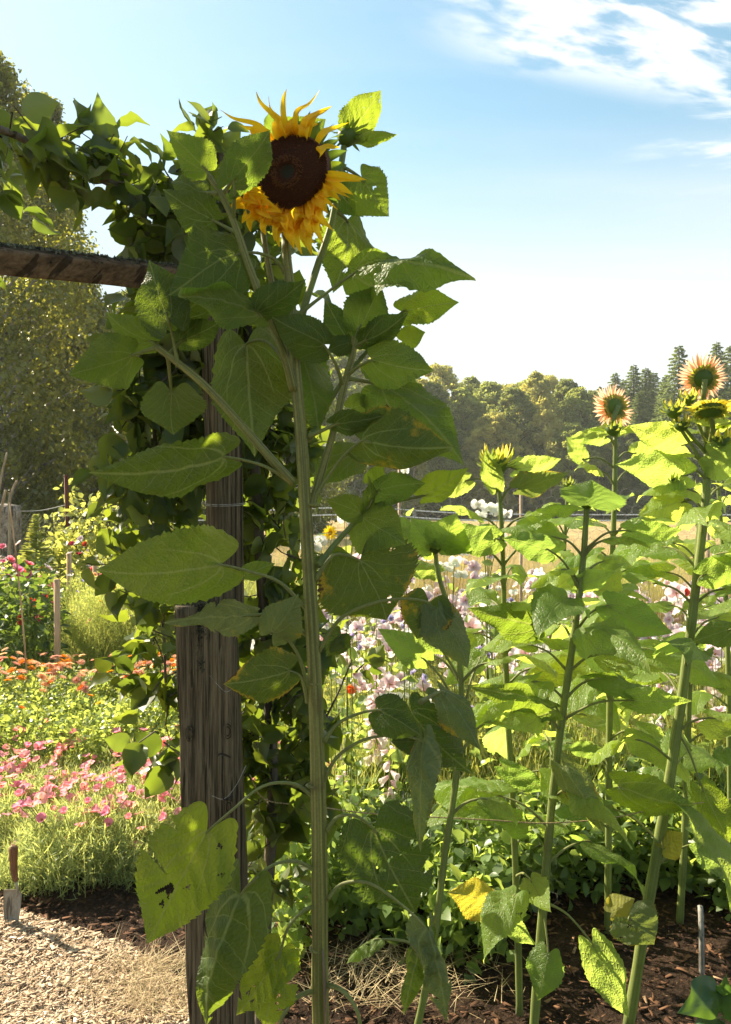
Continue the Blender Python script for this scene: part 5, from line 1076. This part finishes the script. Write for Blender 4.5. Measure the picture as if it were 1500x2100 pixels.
# ------------------------------------------------------------------ flowers
def flatpetal(name, c1, c2, tw=.5):
    m, nt, out = newmat(name); b = NB(nt); tc = b.n('ShaderNodeTexCoord'); uv = b.n('ShaderNodeSeparateXYZ'); b.l(tc.outputs['UV'], uv.inputs[0]); oi = b.n('ShaderNodeObjectInfo')
    col = b.mix(b.ss(uv.outputs[1], 0.0, 0.9), c1, c2); st = b.noise(b.map(tc.outputs['UV'], (14, 1.5, 1)), 1.0, 3, .6)
    h = b.n('ShaderNodeHueSaturation'); b.l(col, h.inputs['Color']); b.l(b.m('ADD', b.m('MULTIPLY', oi.outputs['Random'], .06), .47), h.inputs['Hue'])
    b.l(b.m('ADD', b.m('ADD', b.m('MULTIPLY', oi.outputs['Random'], .35), .62), b.m('MULTIPLY', st, .4)), h.inputs['Value'])
    pr = b.n('ShaderNodeBsdfPrincipled'); b.l(h.outputs[0], pr.inputs['Base Color']); pr.inputs['Roughness'].default_value = .6
    tr = b.n('ShaderNodeBsdfTranslucent'); b.l(h.outputs[0], tr.inputs[0]); mx = b.n('ShaderNodeMixShader'); mx.inputs[0].default_value = tw
    b.l(pr.outputs[0], mx.inputs[1]); b.l(tr.outputs[0], mx.inputs[2]); b.l(mx.outputs[0], out.inputs[0]); return m
FM = dict(pink=flatpetal('pink poppy petal', (.95, .60, .50), (.94, .34, .44)), salmon=flatpetal('salmon marigold petal', (.88, .40, .18), (.92, .52, .33)), orange=flatpetal('orange petal', (.80, .26, .01), (.88, .33, .01)),
          rose=flatpetal('rose mallow petal', (.60, .05, .12), (.85, .25, .38)), crimson=flatpetal('crimson petal', (.30, .01, .02), (.55, .02, .04)), blush=flatpetal('blush petal', (.66, .46, .50), (.88, .76, .76)),
          white=flatpetal('white petal', (.75, .75, .62), (.85, .84, .78)), red=flatpetal('red poppy petal', (.50, .02, .01), (.80, .06, .03)), lilac=flatpetal('lilac petal', (.30, .25, .50), (.50, .45, .72)), yellow=flatpetal('yellow petal', (.80, .45, .01), (.88, .55, .02)))
MT['eye'] = rndmat('flower centre', (.25, .12, .01), (.55, .35, .04), .9)
MT['fern'] = leafmat('feathery foliage', (.17, .22, .06), (.19, .24, .08), (.55, .64, .16), .55, .5, False, 0, .6)
MT['marileaf'] = leafmat('marigold leaf', (.13, .19, .045), (.15, .20, .06), (.48, .60, .12), .52, .4, False, 0, .6, spec=.5)
MT['cover'] = leafmat('ground cover leaf', (.11, .17, .05), (.14, .19, .08), (.42, .58, .11), .50, .38, False, 0, .7, spec=.5)
MT['grass'] = leafmat('meadow grass', (.20, .23, .07), (.20, .23, .07), (.52, .58, .14), .48, .5, False, 0, .6)
MT['drygrass'] = leafmat('dry meadow grass', (.42, .34, .16), (.42, .34, .16), (.50, .42, .20), .35, .6, False, 0, .5)
MT['glauc'] = leafmat('poppy foliage', (.22, .28, .10), (.22, .28, .11), (.52, .62, .20), .5, .45, False, 0, .6)
MT['mallow'] = leafmat('mallow leaf', (.05, .09, .025), (.07, .11, .04), (.22, .34, .04), .45, .45, False, 0, .7)

def fl_mesh(rings, centre=None, ns=4, nt=4):
    """rings: (count, length, width, elevation deg, cup, start radius, notch)"""
    g = Geo(); r = RNG
    for (cnt, L, w, el, cup, r0, ph) in rings:
        for k in range(cnt):
            a = 2 * math.pi * (k + ph) / cnt + r.uniform(-.08, .08); e = rad(el + r.uniform(-9, 9)); u = Vector((math.cos(a), math.sin(a), 0)); s_ = Vector((-math.sin(a), math.cos(a), 0)); V = []; UV = []; Lk = L * r.uniform(.88, 1.1)
            for i in range(ns + 1):
                s = i / ns; ee = e - s * rad(cup); p = u * (r0 + Lk * s * math.cos(e - s * rad(cup) * .5)) + Vector((0, 0, Lk * s * math.sin(e - s * rad(cup) * .5)))
                nn = (Vector((0, 0, 1)) * math.cos(ee) - u * math.sin(ee)); f = math.sin(math.pi * (.12 + .72 * s ** 1.1)) ** .8
                for j in range(nt + 1):
                    t = -1 + 2 * j / nt; V.append(p + s_ * (t * w / 2 * f) + nn * (w * .16 * t * t * f + .05 * w * s * math.sin(7 * t + s * 6 + k)) - u * (Lk * .10 * s * t * t)); UV.append((t * .5 + .5, s))
            g.add(V, [(i * (nt + 1) + j, i * (nt + 1) + j + 1, (i + 1) * (nt + 1) + j + 1, (i + 1) * (nt + 1) + j) for i in range(ns) for j in range(nt)], UV, r.random(), 0)
    if centre:
        cr, ch = centre; V, Fc, UV = tube([Vector((0, 0, -.2 * ch)), Vector((0, 0, ch * .5)), Vector((0, 0, ch))], [cr, cr, cr * .5], 8); g.add(V, Fc, UV, .5, 1)
    return g
FP = {}
def flower_proto(key, g, mats):
    o = g.build('flower', mats, None); COL.objects.unlink(o); FP[key] = o; return o
for i in range(3):
    flower_proto(f'pink{i}', fl_mesh([(4, .026, .034, (62, 40, 20)[i], 20, .002, i * .3)], (.003, .008)), [FM['pink'], MT['eye']])
for c in ('salmon', 'orange'): flower_proto(c, fl_mesh([(16, .024, .008, 12, 10, .003, 0), (14, .018, .008, 28, 5, .003, .5), (10, .011, .007, 50, 0, .002, .2)], (.006, .004), 3, 2), [FM[c], MT['eye']])
flower_proto('daisy', fl_mesh([(8, .030, .018, 8, 6, .003, 0)], (.006, .005)), [FM['rose'], MT['eye']]); flower_proto('daisyw', fl_mesh([(8, .028, .018, 8, 6, .003, 0)], (.006, .005)), [FM['white'], MT['eye']])
flower_proto('mallow', fl_mesh([(5, .036, .036, 38, 20, .002, 0)], (.003, .012)), [FM['rose'], MT['eye']]); flower_proto('crimson', fl_mesh([(5, .034, .034, 35, 20, .002, 0)], (.003, .012)), [FM['crimson'], MT['eye']])
flower_proto('blush', fl_mesh([(5, .030, .034, 25, 25, .002, 0)], (.003, .008)), [FM['blush'], MT['eye']]); flower_proto('blush2', fl_mesh([(5, .028, .032, 55, 30, .002, 0)], (.003, .008)), [FM['blush'], MT['eye']])
flower_proto('white', fl_mesh([(2, .027, .040, 24, 30, .001, 0), (2, .018, .026, 48, 10, .001, .5), (1, .012, .012, 65, -20, .001, .25)], None, 6, 6), [FM['white']]); flower_proto('red', fl_mesh([(4, .032, .044, 45, 30, .002, 0)], (.004, .010)), [FM['red'], MT['eye']])
flower_proto('lilac', fl_mesh([(9, .016, .008, 30, 0, .002, 0)], (.003, .004), 3, 2), [FM['lilac'], MT['eye']]); flower_proto('yellow', fl_mesh([(18, .030, .009, 15, 10, .008, 0), (14, .024, .008, 40, 0, .008, .5)], (.010, .006), 3, 2), [FM['yellow'], MT['eye']])
def bell():
    prof = [(0, .003), (.004, .006), (.012, .0085), (.026, .011), (.034, .013), (.040, .0165)]; V = []; UV = []
    for i, (x, q) in enumerate(prof):
        for k in range(12): a = k * math.pi / 6; V.append((x + (.004 * math.cos(a * 4) if i == 5 else 0) + (.005 if i == 5 and math.sin(a) < -.3 else 0), math.cos(a) * q, math.sin(a) * q)); UV.append((k / 12, i / 5))
    g = Geo(); g.add(V, [(i * 12 + k, i * 12 + (k + 1) % 12, (i + 1) * 12 + (k + 1) % 12, (i + 1) * 12 + k) for i in range(5) for k in range(12)], UV); return g
flower_proto('bell', bell(), [FM['blush']])
def put_flower(key, root, loc, nrm, sc=1.0):
    o = FP[key].copy(); COL.objects.link(o); o.name = 'flower'; o.parent = root; o.location = loc; q = Vector(nrm).normalized().to_track_quat('Z', 'Y').to_euler(); o.rotation_euler = q; o.scale = (sc,) * 3; return o

def plant(name, label, cat, group, seed, foliage, flowers, stem_mat='stem2', sr=.0013, bush=None):
    """foliage(root, r) builds the leaves; flowers: list of (proto, x, y, z, normal, scale), all relative to the foot"""
    root = thing(name, (0, 0, 0), label, cat, group); r = np.random.default_rng(seed); foliage(root, r)
    if flowers:
        g = Geo()
        for (k, x, y, z, n, s) in flowers:
            V, Fc, UV = tube(catmull([Vector((x * .35, y * .35, 0)), Vector((x * .6, y * .6, z * .55)), Vector((x, y, z - .001))], 4), (sr * 1.4, sr), 4, cap=False); g.add(V, Fc, UV)
            put_flower(k, root, (x, y, z), n, s)
        g.build('stems', MT[stem_mat], root)
    return root
def fan(r, n, R, h, keys, sc=(.9, 1.2), tilt=.5, hv=.15, face=(0, -.25, 1)):
    out = []
    for i in range(n):
        a = r.uniform(0, 6.28); q = R * r.random() ** .5; out.append((keys[r.integers(len(keys))], math.cos(a) * q, math.sin(a) * q, h * (1 + r.uniform(-hv, hv)), (face[0] + r.normal(0, tilt), face[1] + r.normal(0, tilt), face[2]), r.uniform(*sc)))
    return out
def spots(x0p, x1p, d0, d1, rows, step, seed, z=0):
    r = random.Random(seed); out = []
    for i in range(rows):
        d = d0 + (d1 - d0) * (i + .5) / rows; xa, xb = (x0p - CX) / F * d, (x1p - CX) / F * d; n = max(1, int((xb - xa) / step))
        for k in range(n): out.append((i, k, (xa + (k + .5 + r.uniform(-.3, .3)) * (xb - xa) / n), d + r.uniform(-.3, .3) * (d1 - d0) / rows))
    return out
ORD = ['first', 'second', 'third', 'fourth', 'fifth', 'sixth', 'seventh', 'eighth', 'ninth', 'tenth', 'eleventh', 'twelfth', 'thirteenth', 'fourteenth', 'fifteenth', 'sixteenth', 'seventeenth', 'eighteenth', 'nineteenth', 'twentieth']
ROWN = ['front', 'second', 'third', 'fourth', 'fifth', 'sixth', 'seventh']
def rows_of(protos, sp, seed, what, nrows, ztweak=(.85, 1.15)):
    r = random.Random(seed); used = set()
    for (i, k, x, y) in sp:
        j = r.randrange(len(protos)); p = protos[j]
        c = copy_tree(p) if j in used else p
        used.add(j); s = r.uniform(*ztweak); c.location = (x, y, 0); c.rotation_euler = (0, 0, r.uniform(0, 6.28)); c.scale = (s, s, s)
        c['label'] = f"{what}, {ORD[min(k, 19)]} from left" + (f" in {'back' if i == nrows - 1 else ROWN[i]} row" if nrows > 1 else '')
    for j, p in enumerate(protos):
        if j not in used:
            for ch in list(p.children_recursive) + [p]: bpy.data.objects.remove(ch)
def clump_blades(n, R, h, w, lean, mat, curve=.3, seg=4):
    def f(root, r):
        a = r.uniform(0, 6.28, n); q = R * r.random(n) ** .6; blades('foliage', MT[mat], np.stack([np.cos(a) * q, np.sin(a) * q, 0 * a], 1), h, w, lean, int(r.integers(9999)), seg, curve, root)
    return f
def clump_leaves(n, R, h, size, mat, up=.4, tmpl='mid', shell=.5, blade=0, droop=0.2):
    def f(root, r):
        a = r.uniform(0, 6.28, n); q = r.random(n) ** .5; z = h * (.12 + .88 * r.random(n) ** .7) * (1 - .35 * q ** 3); p = np.stack([np.cos(a) * q * R, np.sin(a) * q * R, z], 1)
        d = np.stack([np.cos(a) * .8, np.sin(a) * .8, 0 * a + up - droop], 1) + r.normal(0, .5, (n, 3)); nn = r.normal(0, .45, (n, 3)) + np.array([0, 0, 1.0])
        leafcloud('foliage', MT[mat], p, d, nn, r.uniform(size[0], size[1], n), r, root, tmpl)
        if blade: clump_blades(blade, R * .9, (h * .5, h), (.002, .005), .3, mat)(root, r)
    return f
def clump_fine(n, R, h, mat):
    def f(root, r):
        n2 = n * 4; a = r.uniform(0, 6.28, n2); q = r.random(n2) ** .6; z = h * r.random(n2) ** .8 * (1 - .3 * q ** 2); L0 = R * q
        V = []; p = np.stack([np.cos(a) * L0, np.sin(a) * L0, z], 1); d = rdir(r, n2, .75, .75); sz = r.uniform(.02, .06, n2); w = rdir(r, n2, 0); w = np.cross(d, w); w /= np.linalg.norm(w, axis=1)[:, None]; w *= r.uniform(.0009, .0024, n2)[:, None]
        e = p + d * sz[:, None]; m = (p + e) / 2 + r.normal(0, .004, (n2, 3)); V = np.stack([p - w, p + w, m + w, m - w, e], 1)
        V[:, :, 2] = np.maximum(V[:, :, 2], .004); base = np.arange(n2)[:, None] * 5
        Q = np.concatenate([base + np.array([[0, 1, 2, 3]]), base + np.array([[3, 2, 4, 4]])])
        Fq = [tuple(x) for x in Q[:n2].tolist()] + [tuple(x[:3]) for x in Q[n2:].tolist()]
        mk('foliage', V.reshape(-1, 3), Fq, MT[mat], root, rnd=np.repeat(r.random(n2), 5), smooth=False)
        blades('stalks', MT[mat], p[:260] * np.array([1, 1, 0]), (.6 * h, 1.0 * h), (.0015, .003), .5, int(r.integers(9999)), 4, .5, root)
    return f
def build_beds():
    r = np.random.default_rng(5)
    pk = ['pink0', 'pink1', 'pink2']
    # pink poppies, nearest bed
    pr = [plant('poppy_plant', 'x', 'poppies', 'pink poppies in the nearest bed', 100 + i, clump_fine(1300, .22, .235, 'glauc'), fan(r, 18, .24, .235, pk, (.72, 1.12), .45, .2)) for i in range(4)]
    rows_of(pr, [s for s in spots(-60, 640, 3.05, 4.05, 5, .235, 1) if not (s[0] == 0 and s[2] < -1.15) and not (s[0] == 0 and s[2] > -.78)], 11, 'clump of pink poppies', 5, (.8, 1.15))
    pr = [plant('poppy_plant', 'x', 'poppies', 'pink poppies in the nearest bed', 110 + i, clump_fine(1000, .22, .18, 'glauc'), fan(r, 2, .2, .17, pk, (.85, 1.1), .5)) for i in range(2)]
    rows_of(pr, spots(-80, 330, 2.98, 3.25, 1, .24, 2), 12, 'mound of fine poppy foliage with hardly a flower at the path edge', 1, (.7, .95))
    # marigolds
    pr = [plant('marigold_plant', 'x', 'marigolds', 'salmon marigolds in the second bed', 120 + i, clump_leaves(1500, .20, .35, (.015, .036), 'marileaf', .8, 'mid', blade=260), fan(r, 11, .21, .40, ['salmon', 'salmon', 'salmon', 'salmon', 'orange'], (.85, 1.2), .3, .1)) for i in range(3)]
    lo = [plant('marigold_plant', 'x', 'marigolds', 'leafy marigolds in the second bed', 130 + i, clump_leaves(1600, .21, .34, (.015, .036), 'marileaf', .8, 'mid', blade=260), fan(r, 1, .15, .37, ['salmon', 'orange'], (.7, .9), .3)) for i in range(3)]
    rows_of(lo, spots(-80, 660, 3.95, 4.5, 2, .27, 3), 13, 'leafy marigold plant with hardly a flower', 2, (.95, 1.15)); rows_of(pr, spots(-60, 620, 4.6, 5.35, 3, .26, 4), 14, 'marigold plant in full salmon bloom', 3, (.95, 1.12))
    # cosmos and mallows
    pr = [plant('cosmos_plant', 'x', 'cosmos', 'feathery cosmos behind the marigolds', 140 + i, clump_fine(2300, .27, .88, 'fern'), fan(r, 5, .26, .92, [['orange', 'lilac', 'daisyw'], ['salmon', 'daisyw', 'lilac'], ['orange', 'daisy', 'lilac']][i], (.8, 1.1), .5, .14) + fan(r, 4, .3, .5, ['orange', 'daisy', 'salmon', 'lilac'], (.8, 1.2), .5, .3, (0, -.9, .6))) for i in range(3)]
    rows_of(pr, spots(125, 640, 5.75, 7.1, 3, .36, 5), 15, 'feathery cosmos plant', 3, (.85, 1.1))
    pr = [plant('mallow_plant', 'x', 'mallow', 'tall mallows at the left edge', 150 + i, clump_leaves(330, .24, .95, (.05, .09), 'mallow', .1, 'mid', blade=60), fan(r, 6, .26, .80, [['mallow'], ['mallow', 'crimson'], ['crimson', 'mallow', 'blush']][i], (1.0, 1.4), .5, .3, (0, -1, .5))) for i in range(3)]
    rows_of(pr, spots(-60, 105, 5.4, 6.7, 3, .30, 6), 16, 'tall mallow with cupped flowers', 3, (.9, 1.12))
    pr = [plant('snapdragon_plant', 'x', 'flowers', 'mixed tall flowers by the left fence', 155 + i, clump_leaves(300, .22, .85, (.05, .10), 'bush', .2, 'mid', blade=150), fan(r, 6, .24, .92, [['crimson', 'blush'], ['daisyw', 'blush', 'mallow']][i], (.9, 1.3), .5, .12, (0, -.6, .6))) for i in range(2)]
    rows_of(pr, spots(-40, 330, 7.4, 8.4, 2, .42, 7), 17, 'tall light green plant with mixed flowers', 2, (.85, 1.1))
    # spire with soft leaves rising before the wire fence
    t0 = P(75, 1300, 7.2); root = thing('mullein_plant', (t0.x, t0.y, 0), 'pale green leafy spire standing before the wire fence', 'plant'); zt = P(0, 1056, 7.2).z; rr = np.random.default_rng(8)
    V, Fc, UV = tube([Vector((t0.x, t0.y, z)) for z in (0, .6, zt)], (.012, .007), 8); mk('stem', V, Fc, MT['stem2'], root)
    n = 300; z = zt - .55 * rr.random(n) ** 1.3; a = rr.uniform(0, 6.28, n); w = .015 + .35 * (zt - z) ** 1.1; p = np.stack([t0.x + np.cos(a) * w * .35, t0.y + np.sin(a) * w * .35, z], 1)
    leafcloud('foliage', MT['bush'], p, np.stack([np.cos(a), np.sin(a), .5 + 0 * a], 1), np.stack([np.cos(a) * .3, np.sin(a) * .3, 1 + 0 * a], 1), .03 + .22 * (zt - z), rr, root, 'mid')
build_beds()

def build_meadow():
    r = np.random.default_rng(9); N_ = 'blush flowers in the meadow behind the sunflowers'
    pr = [plant('meadow_flower', 'x', 'flowers', N_, 160 + i, clump_leaves(260, .22, .50, (.02, .055), ['grass', 'fern', 'fern', 'grass'][i], .7, 'mid', blade=420), fan(r, 16, .27, .64, [['blush', 'blush2'], ['blush2', 'white', 'blush'], ['blush', 'white', 'lilac'], ['blush2', 'blush', 'white']][i], (1.15, 1.7), .6, .30, (0, -.7, .7))) for i in range(4)]
    rows_of(pr, spots(640, 1760, 3.4, 6.6, 7, .33, 20), 21, 'meadow clump of blush and white flowers', 7, (.8, 1.3))
    pr = [plant('grass_clump', 'x', 'grass clump', 'pale grass clumps at the meadow edge', 170 + i, clump_blades(700, .22, (.4, 1.0), (.002, .005), .28, ['drygrass', 'grass'][i], .7, 4), []) for i in range(2)]
    rows_of(pr, spots(560, 1600, 5.9, 7.6, 4, .38, 22), 23, 'tall pale grass clump', 4, (.9, 1.2))
    # grass filling between, uncountable
    n = 34000; y = r.uniform(3.25, 7.8, n); x = (r.uniform(560, 1600, n) - CX) / F * y
    blades('meadow_grass', MT['grass'], np.stack([x, y, 0 * x], 1), (.12, .48), (.002, .006), .45, 31, 3, .6, kind='stuff')
    n = 26000; y = 8.1 + 16 * r.random(n) ** 1.5; x = (r.uniform(500, 1650, n) - CX) / F * y
    blades('dry_grass', MT['drygrass'], np.stack([x, y, 0 * x], 1), (.12, .42), (.003, .008), .5, 32, 2, .6, kind='stuff')
    n = 9000; y = r.uniform(8.0, 11.5, n); x = (r.uniform(-100, 560, n) - CX) / F * y
    blades('rough_grass', MT['drygrass'], np.stack([x, y, 0 * x], 1), (.15, .5), (.003, .007), .5, 36, 2, .6, kind='stuff')
    n = 46000; y = 2.4 + 2.3 * r.random(n) ** .8; px = r.uniform(560, 1800, n); x = (px - CX) / F * y
    dens = np.array([mnoise.noise(Vector((a * 2.2, b * 2.2, 4))) for a, b in zip(x, y)]); edge_ = np.where(px < 1040, 2.50, 2.78) + .14 * np.sin(px / 90) + .25 * dens
    k = (y > edge_) & (dens > -.5); x, y = x[k], y[k]; dens = dens[k]; n = len(x); z = (.01 + (.24 + .22 * np.clip(dens + .2, 0, .6)) * r.random(n))
    leafcloud('ground_cover', MT['cover'], np.stack([x, y, z], 1), rdir(r, n, .2), rdir(r, n, 1.0, .5), r.uniform(.025, .07, n), r, None, 'mid', kind='stuff')
    # straw and fallen stalks
    n = 1500; y = np.concatenate([r.uniform(2.2, 2.5, 1000), r.uniform(2.25, 2.55, 500)]); px = np.concatenate([r.normal(320, 70, 900), r.normal(790, 110, 600)]); x = (px - CX) / F * y
    blades('straw', MT['straw'], np.stack([x, y, 0 * x + .02], 1), (.01, .05), (.0012, .0028), 3.2, 33, 3, .1, kind='stuff')
    # foxgloves
    def foxglove(label, px, top, bot, d, seed, nb=26, key='bell', sc=1.0):
        rr = random.Random(seed); b0 = P(px, bot, d); zt = P(px, top, d).z; root = thing('foxglove', (b0.x, d, 0), label, 'foxglove', 'foxgloves in the meadow')
        V, Fc, UV = tube([Vector((b0.x, d, z)) for z in (0, zt * .5, zt)], (.006, .002), 8); mk('stem', V, Fc, MT['stem2'], root)
        zb = b0.z
        for i in range(nb):
            q = i / nb; a = i * 2.4; z = zb + (zt - zb) * q ** .9; dn = Vector((math.cos(a), math.sin(a) - .35, -.75 + .7 * q)).normalized(); o = FP[key].copy(); COL.objects.link(o); o.name = 'flower'; o.parent = root
            o.location = (dn.x * .006, dn.y * .006, z); o.rotation_euler = dn.to_track_quat('X', 'Z').to_euler(); o.scale = (sc * (1.15 - .75 * q),) * 3
        rn = np.random.default_rng(seed); n = 26; an = rn.uniform(0, 6.28, n); leafcloud('foliage', MT['cover'], np.stack([b0.x + 0 * an, d + 0 * an, rn.uniform(.02, max(.1, zb), n)], 1), np.stack([np.cos(an), np.sin(an), .3 + 0 * an], 1), rdir(rn, n, 1, .3), rn.uniform(.08, .18, n), rn, root, 'leaf')
    foxglove('tall blush foxglove spire just right of the big sunflower stem', 772, 1265, 1560, 3.5, 1, 34, 'bell', 1.25)
    foxglove('shorter blush foxglove low right of the tall spire', 800, 1470, 1640, 3.3, 2, 16, 'bell', 1.1)
    foxglove('small foxglove left of the tall spire near the sunflower stem', 705, 1560, 1700, 3.3, 3, 12, 'bell', 1.0)
    foxglove('foxglove between the slender sunflower and the yellow fringed one', 1000, 1560, 1660, 3.6, 4, 12, 'bell', 1.1)
    foxglove('foxglove between the leaning sunflower and the one behind it', 1205, 1420, 1560, 3.9, 5, 18, 'bell', 1.2)
    foxglove('foxglove in the meadow left of the tallest sunflower stem', 1330, 1360, 1500, 4.2, 6, 18, 'bell', 1.2)
    foxglove('foxglove at the right edge behind the tallest sunflower', 1465, 1400, 1560, 4.0, 7, 16, 'bell', 1.2)
    # sweet peas and single bright blooms
    def bloom(name, label, cat, px, py, d, key, n, R, sc, seed, group=None):
        rr = np.random.default_rng(seed); c = P(px, py, d); root = thing(name, (c.x, c.y, 0), label, cat, group); g = Geo()
        for i in range(n):
            o = Vector(rr.normal(0, R, 3)); o.y *= .5; put_flower(key, root, (o.x, o.y, c.z + o.z), (rr.normal(0, .4), -1 + rr.normal(0, .3), rr.normal(.2, .3)), sc * rr.uniform(.8, 1.2))
            V, Fc, UV = tube(catmull([Vector((c.x + o.x * .2, c.y, c.z * .3)), Vector((c.x, c.y + .01, c.z * .75)), Vector((c.x + o.x, c.y + o.y, c.z + o.z))], 5), (.002, .0013), 5, cap=False); g.add(V, Fc, UV)
        V, Fc, UV = tube(catmull([Vector((c.x, c.y, 0)), Vector((c.x + .02, c.y, c.z * .5)), Vector((c.x, c.y + .01, c.z * .76))], 5), .002, 5); g.add(V, Fc, UV)
        g.build('stems', MT['stem2'], root); nn = 30; leafcloud('foliage', MT['cover'], np.stack([c.x + rr.normal(0, .03, nn), c.y + rr.normal(0, .03, nn), c.z * rr.uniform(.15, .95, nn)], 1), rdir(rr, nn, .4), rdir(rr, nn, 1), rr.uniform(.03, .06, nn), rr, root, 'leaf')
    sp = 'white sweet peas above the meadow'
    for i, (lb, px, py, d, n, R, sc) in enumerate([('white sweet pea close behind the tall stem, beside a yellow flower', 652, 1112, 3.0, 5, .020, 1.0), ('white sweet pea right of the yellow flower', 712, 1062, 3.0, 4, .018, 1.0), ('white sweet pea below the spread leaf whorl', 928, 1165, 3.2, 5, .026, 1.0),
            ('white sweet pea cluster left of the yellow fringed bud stem', 1000, 1060, 3.3, 9, .040, 1.0), ('white sweet pea peeping between big leaves under the spotted one', 830, 962, 3.1, 2, .014, .8), ('white sweet pea above the meadow left of the leaning stem', 1130, 1215, 3.6, 6, .04, 1.0), ('pale cluster low in the meadow middle', 1010, 1215, 4.2, 6, .05, 1.0), ('small white flowers by the leaning stem foot', 1110, 1330, 3.6, 5, .04, .9)]):
        bloom('sweet_pea', lb, 'sweet pea', px, py, d, 'white', n, R, sc, 50 + i, sp)
    bloom('marigold_plant', 'single yellow flower between two white sweet peas', 'marigolds', 680, 1095, 3.1, 'yellow', 1, .004, .75, 60)
    for i, (px, py, d, lb) in enumerate([(722, 1412, 3.2, 'red poppy just right of the tall stem'), (1405, 1216, 4.6, 'red poppy beside the tallest sunflower stem'), (1042, 1290, 4.4, 'red poppy behind the yellow fringed sunflower stem'), (765, 1255, 4.6, 'small red poppy at the top of the foxglove'), (560, 1610, 3.6, 'red poppy between the post and the tall stem')]):
        bloom('red_poppy', lb, 'poppy', px, py, d, 'red', 1, .003, .9, 70 + i)
    for i, (px, py) in enumerate([(722, 1310), (780, 1280), (835, 1290), (1010, 1330), (1340, 1290)]):
        bloom('cornflower', ['blue lilac cornflower near the tall stem', 'cornflower just above the foxglove', 'cornflower right of the foxglove top', 'cornflower under the dark blotched leaf', 'cornflower left of the tallest stem'][i], 'cornflower', px, py, 4.4, 'lilac', 3, .05, 1.2, 80 + i)
    # big smooth seedling leaves at the bottom right corner
    root = thing('bean_seedling', (G(1480, 2160).x, G(1480, 2160).y, 0), 'young plant with big smooth oval leaves in the bottom right corner', 'plant'); d = 2.1
    f0 = Vector(root.location)
    for (B, T, w, phi) in (((1474, 2030), (1392, 2084), 76, -25), ((1480, 2078), (1545, 2040), 70, 20), ((1470, 2090), (1440, 2160), 60, 10), ((1478, 2040), (1498, 2000), 30, 25)):
        b, t = P(*B, d), P(*T, d - .05); o = leaf_mesh('leaf', b, t, w / F * d, leaf_frame(b, t, phi), MT['cover2'], root, seed=B[0], ns=24, nt=11, serr=0, lobe=.05, fold=.3, arch=.15)
        q = petiole(root, [f0, P(1485, 2090, d), b], .003, .002, MT['stem2']); q.parent = o
MT['cover2'] = leafmat('smooth bean leaf', (.045, .10, .035), (.07, .12, .05), (.14, .26, .03), .4, .35, False, 0, .3, False, .5)
build_meadow()

def build_haze():
    x0, x1, y0, y1, z0, z1 = -151, 151, -21, 131, -1.05, 17.0
    V = [(x, y, z) for z in (z0, z1) for x, y in ((x0, y0), (x1, y0), (x1, y1), (x0, y1))]
    m, nt, out = newmat('thin summer haze'); v = nt.nodes.new('ShaderNodeVolumePrincipled'); v.inputs['Color'].default_value = (.92, .97, .86, 1); v.inputs['Density'].default_value = 0.0010; v.inputs['Anisotropy'].default_value = 0.2
    nt.links.new(v.outputs[0], out.inputs['Volume'])
    tag(mk('haze', V, [(3, 2, 1, 0), (4, 5, 6, 7), (0, 1, 5, 4), (1, 2, 6, 5), (2, 3, 7, 6), (3, 0, 4, 7)], m, None, smooth=False), kind='stuff')
build_haze()
for o in list(bpy.data.objects):
    if "_o" in o: del o["_o"]
for o in list(bpy.data.objects):
    if not o.users_collection: bpy.data.objects.remove(o)
